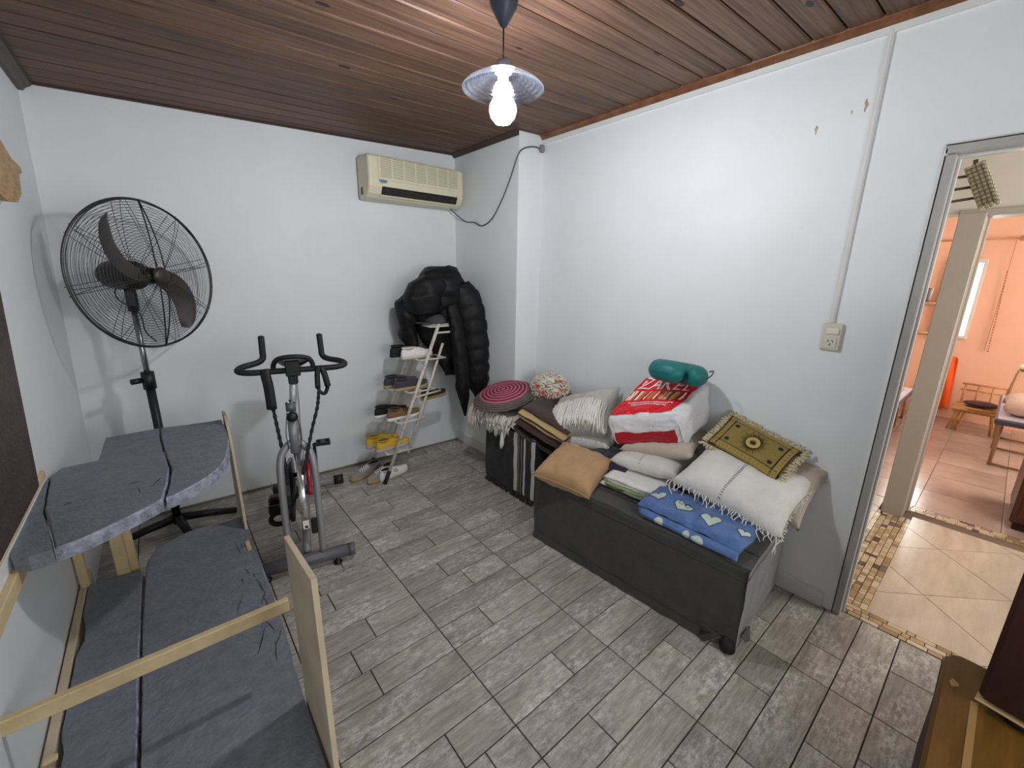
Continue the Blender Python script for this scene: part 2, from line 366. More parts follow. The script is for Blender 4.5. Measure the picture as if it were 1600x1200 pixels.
# hall floor
M_htile = mat('hall_tile', (206,190,170), .25, rgb2=(184,166,146), vscale=5, stretch=(.6,3,1), rnd=.06, detail=6)
M_ftile = mat('far_tile', (190,166,156), .2, rgb2=(164,140,132), vscale=3, rnd=.08, detail=6)
hf = struct('floor_hall', bx((4.86,-.6,-.03), (4.91,3.8,.05), b=.001), mat('hall_grout', (120,100,84), .9))
def clip(P, ax, v, keep_less):
    out = []
    for i in range(len(P)):
        a, b = P[i], P[(i+1) % len(P)]; ia = (a[ax] <= v) == keep_less; ib = (b[ax] <= v) == keep_less
        if ia: out.append(a)
        if ia != ib:
            t = (v-a[ax])/(b[ax]-a[ax]); out.append((a[0]+t*(b[0]-a[0]), a[1]+t*(b[1]-a[1])))
    return out
def rect_tiles(x0, x1, y0, y1, side, ang, ma, ox=0, oy=0):
    ca, sa = math.cos(ang), math.sin(ang)
    R = int(8/side)
    for i in range(-R, R):
        for j in range(-R, R):
            g = .002; q = [(i*side+g, j*side+g), ((i+1)*side-g, j*side+g), ((i+1)*side-g, (j+1)*side-g), (i*side+g, (j+1)*side-g)]
            q = [(ox+ca*a-sa*b, oy+sa*a+ca*b) for a, b in q]
            for ax, v, kl in ((0,x0,False),(0,x1,True),(1,y0,False),(1,y1,True)):
                q = clip(q, ax, v, kl)
                if len(q) < 3: break
            if len(q) < 3: continue
            cx = sum(p[0] for p in q)/len(q); cy = sum(p[1] for p in q)/len(q)
            o = prism(MB(), [(p[0]-cx, p[1]-cy, -.006) for p in q], (0,0,.0065)).build('tile', ma, hf); o.location = (cx, cy, 0)
rect_tiles(2.50, 3.86, -1.35, .185, .43, PI/4, M_htile, 2.88, .02)
rect_tiles(4.06, 7.2, -1.5, 1.1, .42, 0, M_ftile, 4.06, -.22)
M_mos = [mat('mosaic_'+n_, c_, .3, var=.12, vscale=40) for n_, c_ in (('cream',(206,182,146)), ('sand',(186,158,120)), ('tan',(164,134,98)), ('umber',(96,74,60)), ('beige',(214,196,168)), ('ash',(120,104,98)))]
rm = random.Random(11)
def mosaic(x0, x1, y0, y1, along_x):
    """rows of small tiles of mixed length"""
    s = .032; n = max(1, round(((y1-y0) if along_x else (x1-x0))/s)); s = ((y1-y0) if along_x else (x1-x0))/n
    for k in range(n):
        t = (x0 if along_x else y0) - rm.random()*.03; end = x1 if along_x else y1
        while t < end:
            l = rm.choice([.03,.05,.07]); a = max(t, x0 if along_x else y0); b = min(t+l, end); t += l
            if b-a < .008: continue
            ma = M_mos[rm.choices(range(6), [5,4,2.5,1.7,3,1])[0]]
            d = (round(b-a-.003,3), round(s-.003,4)) if along_x else (round(s-.003,4), round(b-a-.003,3))
            key = ('m', d, ma.name)
            o = bpy.data.objects.new('mosaic_tile', slab_mesh(key, d[0], d[1], c=.001, ma=ma)); COL.objects.link(o); o.parent = hf
            o.location = ((a+b)/2, y0+(k+.5)*s, .0005) if along_x else (x0+(k+.5)*s, (a+b)/2, .0005)
rect_tiles(2.92, 4.05, .365, 1.1, .43, PI/4, M_htile, 2.88, .02)
mosaic(2.50, 3.8, .185, .365, True); mosaic(2.408, 2.50, -.35, .285, False); mosaic(3.96, 4.06, -.6, .3, False)

# ================================================================== PENDANT LAMP
LX, LY = 1.106, 1.395
pl = tag(empty('pendant_lamp', (LX, LY, hz(LX))), 'pendant lamp with ribbed clear glass disc shade and glowing bulb under the board ceiling', 'lamp')
dz = -hz(LX)
mb = MB(); mb.lathe([(.052,-.001),(.05,-.02),(.03,-.055),(.012,-.085),(.004,-.09)], 24); mb.build('ceiling_cup', mat('cup_dark', (34,38,48), .4), pl)
zr = 2.30
mb = MB(); mb.tube([(0,0,-.085),(0,0,zr+.055+dz)], .0028, 8); mb.build('cord', M_black, pl)
mb = MB(); mb.lathe([(.005,zr+.065),(.022,zr+.06),(.03,zr+.035),(.032,zr+.02)], 20, M=TR((0,0,dz))); mb.build('cap', mat('cap_grey', (120,116,130), .4), pl)
def glass():
    ma = bpy.data.materials.new('ribbed_glass'); ma.use_nodes = True; N = ma.node_tree.nodes; L = ma.node_tree.links
    out = N['Material Output']; N.remove(N['Principled BSDF'])
    t = N.new('ShaderNodeBsdfTransparent'); t.inputs[0].default_value = (.76,.78,.83,1); g = N.new('ShaderNodeBsdfGlossy'); g.inputs['Roughness'].default_value = .08; g.inputs[0].default_value = (.9,.93,1,1)
    lw = N.new('ShaderNodeLayerWeight'); lw.inputs[0].default_value = .3; tr = N.new('ShaderNodeBsdfTranslucent'); tr.inputs[0].default_value = (.75,.78,.9,1)
    m1 = N.new('ShaderNodeMixShader'); L.new(lw.outputs['Facing'], m1.inputs[0]); L.new(t.outputs[0], m1.inputs[1]); L.new(g.outputs[0], m1.inputs[2])
    m2 = N.new('ShaderNodeMixShader'); m2.inputs[0].default_value = .012; L.new(m1.outputs[0], m2.inputs[1]); L.new(tr.outputs[0], m2.inputs[2]); L.new(m2.outputs[0], out.inputs[0]); return ma
prof = []
for i in range(41):
    t = i/40; r = .03+.122*t; z = .022 - .052*t**1.5 + (.0045*math.sin(t*2*PI*8) if t > .25 else 0); prof.append((r, z))
inner = [(r, z-.004) for r, z in prof][::-1]
mb = MB(); mb.lathe(prof+inner, 56, M=TR((0,0,zr+dz)), caps=False); mb.build('glass_shade', glass(), pl)
mb = MB(); mb.lathe([(.018,.02),(.02,.0),(.019,-.03),(.016,-.032)], 16, M=TR((0,0,zr+dz))); mb.build('bulb_socket', mat('socket_white', (215,215,220), .5), pl)
mb = MB(); mb.lathe([(.014,-.028),(.017,-.038),(.034,-.062),(.048,-.085),(.051,-.104),(.044,-.126),(.028,-.144),(.0,-.151)], 24, M=TR((0,0,zr+dz)))
mb.build('bulb', mat('bulb_glow', (255,255,255), .3, emit=((248,251,255), BULB)), pl)

# ================================================================== AIR CONDITIONER
ac = tag(empty('air_conditioner', (1.685, 3.34, 2.13)), 'yellowed beige wall air conditioner high in the corner of the back wall', 'air conditioner')
M_ac = mat('aged_plastic', (222,214,186), .42, var=.06, vscale=6)
AW = .80
pr = [(.0,.0),(-.13,.005),(-.165,.03),(-.19,.075),(-.20,.12),(-.20,.27),(-.19,.285),(-.165,.292),(0,.292)]
# body loft along x with rounded ends
mb = MB(); st = [(-AW/2,.94),(-AW/2+.008,.985),(-AW/2+.02,1),(AW/2-.02,1),(AW/2-.008,.985),(AW/2,.94)]
vs = []; npf = len(pr)
for (x, sc_) in st:
    for (yy, zz) in pr: vs.append((x, yy*sc_, .146+(zz-.146)*sc_))
fs = [[i*npf+k, i*npf+(k+1) % npf, (i+1)*npf+(k+1) % npf, (i+1)*npf+k] for i in range(len(st)-1) for k in range(npf)] + [list(range(npf)), list(range((len(st)-1)*npf, len(st)*npf))[::-1]]
mb.add(vs, fs, smooth=False); mb.build('body', M_ac, ac)
bx((.01,-.203,.20), (.68,.008,.155), b=.003).build('front_grille', M_ac, ac)
mb = MB()
for r in range(12):
    for c in range(7):
        mb.box((-.27+c*.094, -.2075, .270-r*.0115), (.082,.004,.0035), b=.0006)
mb.build('grille_slots', mat('slot_shadow', (150,142,118), .7), ac, kind='stuff')
# outlet: dark recess on the lower curved front, a frame and a louvre
Mo = TR((.02,-.180,.056), rx=math.radians(29))
mb = MB(); mb.box((0,-.002,.0), (.64,.012,.056), M=Mo, b=.002); mb.build('outlet', mat('outlet_dark', (34,30,28), .7), ac)
for k in range(3): bx((0,-.009,-.014+k*.013), (.62,.008,.003), M=Mo, b=.001).build('louvre', mat('louvre_dark', (66,58,52), .5), ac)
mb = MB()
for k in range(10): mb.box((-.28+k*.062,-.006,0), (.003,.008,.05), M=Mo, b=.0006)
mb.build('vanes', mat('louvre_dark', (66,58,52), .5), ac, kind='stuff')
bx((0,-.006,-.036), (.66,.014,.012), M=Mo, b=.004).build('outlet_lip', M_ac, ac)
mb = MB(); mb.lathe([(.0,.002),(.03,.0018),(.033,0)], 20, M=TR((-.295,-.201,.115), rx=PI/2) @ Matrix.Diagonal((1,.42,1,1))); bd = mb.build('badge', mat('teal_badge', (86,158,170), .4), ac); bd['label'] = 'small teal oval badge'
mb = MB()
for k in range(6): mb.box((-.313+k*.0072,-.2035,.115), (.004,.001,.007), b=.0002)
mb.build('badge_lettering', mat('badge_print', (30,90,110), .5), ac)
bx((.335,-.197,.09), (.006,.004,.006), b=.001).build('indicator_lamp', M_black, ac)
bx((-.402,-.06,.055), (.004,.02,.05), b=.001).build('side_clip', mat('clip_dark', (60,54,46), .6), ac)
# cable
path = bez([(2.02,3.25,2.135),(2.06,3.22,2.09),(XC-.008,3.17,2.035),(XC-.008,3.05,2.02),(XC-.008,2.93,1.985),(XC-.008,2.8,2.03),(XC-.008,2.68,2.15),(XC-.008,2.58,2.29),(XC-.010,2.50,2.42),(XC+.03,2.488,2.47),(XC+.12,2.488,2.50),(XC+.195,2.485,2.50)], 8)
tag(MB().tube(path, .005, 8).build('power_cable', mat('cable_grey', (92,92,96), .6)), 'slack grey cable looping from the air conditioner to the column corner', 'cable')
bx((XC+.205,2.48,2.50), (.035,.03,.05), b=.006).build('cable_outlet', mat('cable_grey2', (130,128,126), .6)); o = bpy.data.objects['cable_outlet']
tag(o, 'small grey cable outlet stub under the ceiling at the column', 'outlet')

# ================================================================== PEDESTAL FAN
FC = Vector((-.012, 3.03, 1.567)); FN = Vector((.646,-.763,.02)).normalized(); FR = .38
fan = tag(empty('pedestal_fan', (-.11, 3.13, 0)), 'large black wire-cage pedestal fan standing in the back corner', 'fan')
fan_inv = Matrix.Translation((.11,-3.13,0))
ex = FN.cross(Vector((0,0,1))).normalized()*-1
MF = fan_inv @ frame(FC, ex, Vector((0,0,1)))   # local z = facing direction
if (frame(Vector(), ex, Vector((0,0,1))) @ Vector((0,0,1))).dot(FN) < 0: MF = fan_inv @ frame(FC, -ex, Vector((0,0,1)))
M_wire = mat('fan_wire', (76,73,72), .35, metal=.6)
dome = lambda r, s: s*(.018+.062*(1-(r/FR)**2.2))
def ring(r, z, w_, name='cage_ring', seg=56, ma=M_wire):
    P = [(r*math.cos(2*PI*k/seg), r*math.sin(2*PI*k/seg), z) for k in range(seg)]
    return MB().tube(P, w_, 4, M=MF, closed=True).build(name, ma, fan)
for s in (1, -1):
    for k in range(23):
        r = .07+k*(FR-.085)/22
        ring(r, dome(r, s), .0011)
ring(FR, .0, .0065, 'cage_rim', 72); ring(FR-.004, .016, .003, 'cage_rim', 72)
for s in (1, -1):
    for k in range(8):
        a = PI*k/4+.2
        for da in (-.03,.03):
            P = [((.05+(FR-.05)*t)*math.cos(a+da*(1 if s > 0 else 2)), (.05+(FR-.05)*t)*math.sin(a+da*(1 if s > 0 else 2)), dome(.05+(FR-.05)*t, s)+.002*s) for t in [i/10 for i in range(11)]]
            MB().tube(P, .0017, 4, M=MF).build('cage_rib', M_wire, fan)
for off in (-.022, .022):   # heavy vertical guard bars over the front
    P = [((off*(1-(y_/FR)**2)), y_, dome(abs(y_), 1)+.006) for y_ in [FR*(i/12-1) for i in range(25)]]
    MB().tube(P, .0034, 6, M=MF).build('guard_bar', M_blackm, fan)
mb = MB(); mb.lathe([(.0,.096),(.03,.094),(.045,.086),(.045,.078)], 20, M=MF); mb.build('hub_cap', mat('hub_brown', (52,40,38), .4), fan)
def blade(a0):
    mb = MB(); V = []
    for i in range(17):
        t = i/16; r = .03+.30*t; a = a0 - 1.0*t**1.15
        wd = (.05+.05*math.sin(PI*min(1, t*.85+.1)))*(1 if t < .85 else math.sqrt(max(.06, 1-((t-.85)/.155)**2)))
        sl = -1.0*1.15*t**.15*r; td = Vector((-math.sin(a), math.cos(a), 0)); rd = Vector((math.cos(a), math.sin(a), 0))
        tan = (rd*.30 + td*sl).normalized(); nn = Vector((-tan.y, tan.x, 0))
        c = Vector((r*math.cos(a), r*math.sin(a), 0))
        for j in range(5):
            q = (j/4-.5); p = c + nn*wd*q; p.z = .012 + q*.055*(1-.4*t) + .006*(1-4*q*q); V.append(p)
    n_ = 5; top = [p+Vector((0,0,.003)) for p in V]; bot = [p-Vector((0,0,.003)) for p in V]; o_ = len(top)
    fs = [[i*n_+j, (i+1)*n_+j, (i+1)*n_+j+1, i*n_+j+1] for i in range(16) for j in range(4)]
    mb.add(top, fs, MF); mb.add(bot, [f[::-1] for f in fs], MF)
    ed = [i*n_ for i in range(17)] + [16*n_+j for j in range(1,5)] + [i*n_+4 for i in range(15,-1,-1)] + [j for j in range(3,0,-1)]
    mb.add(top+bot, [[ed[k], ed[(k+1) % len(ed)], ed[(k+1) % len(ed)]+o_, ed[k]+o_] for k in range(len(ed))], MF, False)
    return mb.build('blade', mat('blade_grey', (62,56,54), .45), fan)
blade(math.radians(176)); blade(math.radians(-6))
mb = MB(); mb.lathe([(.0,.045),(.04,.04),(.045,.0),(.04,-.03),(.0,-.03)], 20, M=MF); mb.build('blade_hub', M_blackm, fan)
mb = MB(); mb.lathe([(.03,-.05),(.07,-.07),(.078,-.10),(.078,-.20),(.070,-.25),(.05,-.285),(.0,-.30)], 24, M=MF); mb.build('motor', mat('motor_black', (34,32,32), .45), fan)
tp = fan_inv @ (FC - FN*.14)
mb = MB(); mb.box((tp.x, tp.y, tp.z-.12), (.05,.06,.10), b=.01); mb.tube([(tp.x,tp.y,tp.z-.05),(tp.x,tp.y,tp.z-.19)], .026, 14); mb.build('neck', M_black, fan)
mb = MB(); mb.tube([(tp.x,tp.y,.84),(tp.x,tp.y,tp.z-.14)], .0145, 14); mb.build('inner_pole', mat('chrome', (150,150,150), .25, metal=1), fan)
mb = MB(); mb.tube([(tp.x,tp.y,.05),(tp.x,tp.y,.96)], .022, 16); mb.build('outer_pole', M_black, fan)
mb = MB(); mb.tube([(tp.x,tp.y,.93),(tp.x,tp.y,1.03)], .031, 16); mb.tube([(tp.x-.03,tp.y-.01,.985),(tp.x-.075,tp.y-.03,.985)], .016, 10); mb.build('clamp', M_black, fan)
for a in (.02, PI+.02, PI/2+.3, -PI/2+.3):
    l = .31 if abs(math.cos(a)) > .7 else .17
    P = [(tp.x+math.cos(a)*.02, tp.y+math.sin(a)*.02, .085), (tp.x+math.cos(a)*l*.5, tp.y+math.sin(a)*l*.5, .06), (tp.x+math.cos(a)*l, tp.y+math.sin(a)*l, .021)]
    MB().tube(P, [.026,.024,.02], 10).build('foot', M_black, fan)
P = bez([tp+Vector((0,0,-.02))-Vector((.05,.02,.02)), tp+Vector((-.06,.03,-.12)), tp+Vector((.02,-.02,-.20)), tp+Vector((.03,-.02,-.30)), tp+Vector((.07,-.05,-.36))], 6)
MB().tube(P, .0035, 6).build('cord', M_black, fan)

# ================================================================== GREY BOARD UNIT (left)
su = tag(empty('board_unit', (-.12, 1.9, 0)), 'homemade pine and plywood unit with two levels of cracked grey-painted boards', 'shelf')
SI = Matrix.Translation((.12,-1.9,0))
def grey():
    ma = mat('grey_paint', (126,130,140), .6, rgb2=(104,108,118), vscale=22, bump=.5, bscale=60, detail=7)
    return ma
M_grey = grey(); M_worn = mat('worn_grey_edge', (166,170,188), .7, rgb2=(112,116,128), vscale=30, bump=.5, bscale=60, detail=4, contrast=(.35,.65))
def board(name, P, z, t, ma, sidema, parent, jit=.0, warp=.004):
    """board from a plan outline with an eased, slightly uneven edge; top at z"""
    n = len(P); cx = sum(p[0] for p in P)/n; cy = sum(p[1] for p in P)/n
    Q = []
    for i in range(n):
        a = Vector(P[i]); b = Vector(P[(i+1) % n]); k = max(1, int((b-a).length/.03))
        for j in range(k):
            q = a.lerp(b, j/k); s = Vector((noise.noise(Vector((q.x*30, q.y*30, 1))), noise.noise(Vector((q.x*30, q.y*30, 5)))))*jit; Q.append(q+s)
    mb = MB(); n = len(Q); c = Vector((cx, cy)); L_ = []
    def inset(q, d): v = (c-q); return q + v.normalized()*d
    for d, zz in ((.0,-t), (0,-.006), (.006,0)): L_.append([(*inset(q, d), z+zz+warp*noise.noise(Vector((q.x*6,q.y*6,2)))) for q in Q])
    vs = sum(L_, []); fs = [[l*n+i, l*n+(i+1) % n, (l+1)*n+(i+1) % n, (l+1)*n+i] for l in range(2) for i in range(n)]
    mb.cur = 1; mb.add(vs, fs, SI, False); mb.cur = 0
    mb.add(L_[2], [list(range(n))], SI, False); mb.add(L_[0], [list(range(n))[::-1]], SI, False)
    return mb.build(name, [ma, sidema], parent)
crv = lambda pts, k=6: [tuple(p[:2]) for p in bez([(*p, 0) for p in pts], k)]
ZU = .80
# upper level, three planks divided by the cracks
crack = [(-.085,2.74),(-.085,2.55),(-.075,2.35),(-.06,2.15),(-.068,1.98),(-.085,1.845)]
right_edge = crv([(.178,2.715),(.176,2.5),(.158,2.25),(.11,2.05),(.02,1.91),(-.078,1.835)])
board('plank', [(x+.004,y) for x, y in crack[::-1]] [0:0] + right_edge[:-1] + [(x+.005, y) for x, y in crack[::-1]], ZU, .045, M_grey, M_worn, su, .002)
front = crv([(-.092,1.835),(-.17,1.77),(-.27,1.70),(-.335,1.675)])
mid = [(x-.004,y) for x, y in crack[::-1]]
board('plank', [(-.29,2.745),(-.295,2.41),(-.405,2.395),(-.425,2.33),(-.40,1.99),(-.345,1.72),(-.338,1.678)] + front[::-1][1:-1] + mid, ZU, .045, M_grey, M_worn, su, .002)
board('plank', [(-.342,1.672),(-.350,1.72),(-.404,1.99),(-.428,2.31),(-.443,2.0),(-.447,1.74),(-.425,1.69),(-.39,1.668)], ZU-.002, .045, M_grey, M_grey, su, .002)
# lower level: two planks, the wide one with a chewed outer edge
ZL = .235
edge = crv([(.198,2.62),(.196,2.42),(.186,2.36),(.158,2.33),(.165,2.25),(.197,2.22),(.2,1.9),(.195,1.6),(.18,1.3),(.175,.95)])
board('plank', [(-.225,2.44),(-.19,2.56),(-.05,2.63)] + edge + [(.175,.85),(-.228,.85),(-.232,1.5),(-.234,2.0)], ZL, .03, M_grey, M_worn, su, .0025, .003)
board('plank', [(-.242,2.39),(-.242,.85),(-.418,.85),(-.418,1.35),(-.405,1.42),(-.405,1.52),(-.418,1.6),(-.418,1.95),(-.402,2.02),(-.405,2.1),(-.42,2.2),(-.42,2.42)], ZL-.002, .03, M_grey, M_worn, su, .0025, .003)
rg_ = random.Random(9); M_gouge = mat('gouge', (46,46,52), .9)
for k in range(16):
    gx, gy = .17-abs(rg_.gauss(0,.05)), rg_.uniform(1.5,2.35); l = rg_.uniform(.015,.06); an = PI/2+rg_.uniform(-.4,.4)
    P = [(gx+math.cos(an)*l*t+.004*rg_.uniform(-1,1), gy+math.sin(an)*l*t, ZL+.0005) for t in (-1,-.3,.3,1)]
    MB().tube([SI @ Vector(p) for p in P], [.0008,.003,.0022,.0006], 5, sq=.5).build('gouge', M_gouge, su)
for P in ([(-.19,2.06),(-.17,2.05),(-.15,2.06)],[(-.15,1.93),(-.155,1.97),(-.16,2.02)],[(-.12,1.98),(-.10,2.02),(-.09,2.05)],[(-.36,1.98),(-.34,2.0),(-.33,1.99)]):
    MB().tube([SI @ Vector((x,y_,ZU+.0005)) for x,y_ in P], [.0008,.0035,.0008], 5, sq=.5).build('gouge', M_gouge, su)
def pc(name, c, d, ma=M_pine, M=None, b=.003): return MB().box(c, d, M=(SI @ M) if M else SI, b=b).build(name, ma, su)
# plywood sides
def slab(name, P, x0, t, ma):
    return prism(MB(), [SI @ Vector((x0, y_, z_)) for y_, z_ in P], (t,0,0)).build(name, ma, su)
slab('side_panel', [(.955,0),(1.255,0),(1.25,.845),(.955,.885)], .184, .014, M_ply)
slab('side_panel', [(2.45,0),(2.72,0),(2.72,.845),(2.60,.85),(2.52,.72),(2.47,.4)], .186, .012, M_ply)
pc('cross_rail', (-.13,1.38,.515), (.64,.022,.045))
pc('wall_rail', (-.432,1.55,.735), (.028,1.5,.045)); pc('wall_rail', (-.432,1.80,.845), (.022,.88,.03))
pc('wall_rail', (-.437,1.75,.185), (.025,1.6,.10), M_ply)
pc('leg', (-.305,2.44,.47), (.045,.045,.94-.33), M=None); pc('leg', (-.27,2.47,.37), (.03,.03,.74))
pc('leg', (-.43,2.42,.36), (.03,.045,.76)); pc('leg', (.165,2.68,.11), (.03,.04,.2)); pc('leg', (.165,1.0,.1),(.03,.04,.2)); pc('leg', (-.43,.9,.1),(.03,.04,.2))
pc('splint', (.176,2.29,.215), (.02,.14,.03)); pc('splint', (-.425,1.50,.25), (.03,.02,.012), M=None)
pc('bottom_rail', (-.12,1.02,.12), (.60,.03,.05)); pc('bottom_rail', (-.12,2.40,.16), (.60,.03,.05)); pc('upper_bearer', (-.12,2.5,.735), (.60,.03,.04)); pc('upper_bearer', (-.27,2.06,.735), (.32,.03,.04)); 
# dark board leaning on the wall above it, plaque higher up
o = prism(MB(), [(-.425,.9,.868),(-.425,2.05,.868),(-.410,2.07,1.2),(-.391,2.14,1.75),(-.391,.9,1.75)], (.018,0,0)).build('dark_panel', mat('dark_panel_wood', (74,58,50), .6, rgb2=(46,36,32), vscale=6, stretch=(1,2,5), bump=.3, bscale=20, detail=6))
o.name = 'headboard'; tag(o, 'dark brown wooden headboard leaning on the white wall above the grey boards', 'headboard')
P = [(2.55,2.10),(2.75,2.17),(2.95,2.15),(3.12,2.09),(3.30,2.075),(3.31,2.055),(3.22,2.03),(3.16,1.94),(3.02,1.885),(2.82,1.87),(2.6,1.9),(2.5,2.0)]
o = prism(MB(), [(-.372,y_*.82,1.6+(z_-1.6)*.82) for y_, z_ in P], (.03,0,0)).build('wall_plaque', mat('plaque_wood', (190,152,92), .5, rgb2=(140,106,62), vscale=14, stretch=(1,1,4)))
tag(o, 'tan wooden plaque with a pointed tip high on the corner wall', 'plaque')

# unseen window panel, made up to go with the fill light behind the camera
struct('made_up_window', MB().box((.75,YN+.01,1.45),(1.62,.04,1.22)), M_white)

# ================================================================== EXERCISE BIKE
BA = math.radians(-14)
bk = tag(empty('exercise_bike', (.43, 2.24, 0), BA), 'grey and black spinning exercise bike facing the room beside the fan', 'exercise bike')
M_bg = mat('bike_grey', (142,142,144), .4, metal=.25); M_bd = mat('bike_dark_grey', (98,98,104), .45, metal=.2)
def bt(name, P, r, ma, seg=12, sq=1.0, closed=False): return MB().tube(P, r, seg, sq=sq, closed=closed).build(name, ma, bk)
bt('front_stabilizer', [(-.27,0,.062),(.24,0,.062)], .034, M_bd)
for x in (.215,-.25): 
    bt('end_cap', [(x-.004,0,.062),(x+.03,0,.062)], .036, M_bd)
for x in (.15,-.2):
    MB().lathe([(.022,0),(.024,.012),(.012,.02),(.012,.04)], 12, M=TR((x,-.012,0))).build('foot_knob', M_black, bk)
bt('rear_stabilizer', [(-.21,.93,.062),(.24,.93,.062)], .032, M_bg)
for s in (1,-1): bt('end_cap', [(s*.17+.02,.93,.062),(s*.235+.02,.93,.062)], .037, M_black)
arch = bez([(-.082,.0,.09),(-.083,.03,.30),(-.082,.07,.55),(-.07,.095,.65),(-.035,.11,.70),(0,.115,.715),(.035,.11,.70),(.07,.095,.65),(.082,.07,.55),(.083,.03,.30),(.082,.0,.09)], 6)
bt('fork', arch, .019, M_bg, 10)
bt('steering_tube', [(.0,.10,.66),(.0,.13,.87)], .024, M_bg)
bt('stem', [(.006,.13,.86),(.028,.15,1.07)], .017, mat('stem_pale', (176,176,178), .35, metal=.4))
for x in (-.018,.018,0): MB().ell((x,.125,.93+(.012 if x == 0 else 0)), (.006,.008,.006), 8).build('bolt', M_black, bk)
bt('stem_collar', [(0,.128,.885),(0,.134,.925)], .024, M_bd)
mb = MB().ell((.004,.085,.865), (.028,.028,.028), 16); mb.tube([(0,.12,.87),(0,.09,.866)], .012, 8); mb.build('adjust_knob', M_black, bk)
yb_ = .15; zb = 1.10
SHX = .035
half = [(0,yb_,zb),(.10,yb_,zb),(.19,yb_-.008,zb+.002),(.238,yb_-.004,zb+.008),(.252,yb_+.022,zb+.014),(.232,yb_+.06,zb+.022),(.17,yb_+.10,zb+.032),(.145,yb_+.118,zb+.05),(.142,yb_+.122,zb+.09),(.140,yb_+.124,zb+.16)]
P = [p+Vector((SHX,0,0)) for p in bez([(-x,y_,z_) for x,y_,z_ in half[::-1]][:-1] + half, 5)]
M_foam = mat('bar_foam', (20,20,22), .6, bump=.2, bscale=200)
bt('handlebar', P, .0155, M_foam, 10)
for s in (-1,1): MB().ell((SHX+s*.140,yb_+.124,zb+.160), (.0165,.0165,.012), 12).build('grip_end', M_foam, bk)
P = bez([(-.092,yb_,zb),(-.09,yb_-.01,zb+.035),(-.07,yb_-.03,zb+.065),(-.03,yb_-.045,zb+.078),(.03,yb_-.045,zb+.078),(.07,yb_-.03,zb+.065),(.09,yb_-.01,zb+.035),(.092,yb_,zb)], 5); P = [p+Vector((SHX,0,0)) for p in P]
bt('front_loop', P, .0125, M_foam, 10)
mb = MB(); mb.box((SHX-.004,yb_-.012,zb+.015), (.07,.045,.085), b=.006); mb.box((SHX-.008,yb_-.008,zb-.045), (.046,.04,.05), b=.005); mb.build('console', M_black, bk)
bx((SHX,yb_+.012,zb+.03), (.055,.006,.04), b=.003).build('console_screen', mat('lcd', (80,86,80), .2), bk)
# saddle
mb = MB()
def sad(u, v):
    t = u; w_ = .028+.075*max(0, (t-.35)/.65)**.8; a = v*2*PI
    return Vector((w_*math.cos(a)+.02, .40+.26*t, 1.065+.022*math.sin(a)-(.01 if math.sin(a) < 0 else 0)+.02*(t-.5)**2))
mb.grid(sad, 12, 16); mb.hull([sad(0, k/16) for k in range(16)], smooth=True); mb.hull([sad(1, k/16) for k in range(16)], smooth=True); mb.build('saddle', mat('saddle_black', (30,30,32), .45), bk)
bt('seat_post', [(0,.50,.40),(.02,.52,1.05)], .018, mat('stem_pale', (176,176,178), .35), 10); bt('seat_tube', [(0,.49,.28),(0,.51,.66)], .026, M_bg)
bt('main_beam', [(0,.92,.075),(0,.6,.32),(0,.28,.60),(0,.12,.68)], .026, M_bg); bt('lower_beam', [(0,.03,.09),(0,.30,.14),(0,.62,.30)], .022, M_bg)
# flywheel
MW = TR((.012,.19,.39), ry=PI/2)
mb = MB(); mb.lathe([(.03,-.014),(.17,-.010),(.185,-.017),(.225,-.017),(.228,-.012),(.228,.012),(.225,.017),(.185,.017),(.17,.010),(.03,.014)], 48, M=MW); mb.build('flywheel', mat('flywheel_steel', (200,200,202), .22, metal=.85), bk)
mb = MB(); mb.lathe([(.0,.034),(.03,.034),(.03,-.034),(.0,-.034)], 16, M=MW); mb.build('wheel_hub', M_black, bk)
mb = MB()
P = [(.052,.19+.232*math.cos(a),.39+.232*math.sin(a)) for a in [PI*.56+i*PI*.34/10 for i in range(11)]]; mb.tube(P, .015, 8, sq=.8)
mb.build('red_guard', mat('guard_red', (138,22,36), .25), bk)
MB().box((.052,-.015,.27), (.03,.02,.09), b=.004).build('brake_bracket', M_black, bk); bx((.014,-.043,.30), (.03,.003,.05), b=.001).build('warning_sticker', mat('sticker', (226,226,222), .5), bk)
bx((.016,-.0448,.288), (.014,.002,.014), b=.0005).build('sticker_print', M_black, bk)
# chain guard on the other side
mb = MB(); 
def cg(x): return [(x, .19+.15*math.cos(a), .39+.17*math.sin(a)) for a in [PI/2+k*PI/10 for k in range(11)]] + [(x, .50+.12*math.cos(a), .345+.12*math.sin(a)) for a in [-PI/2+k*PI/10 for k in range(11)]]
mb.hull(cg(-.046)+cg(-.064)); mb.build('chain_guard', mat('guard_black', (24,24,26), .35), bk)
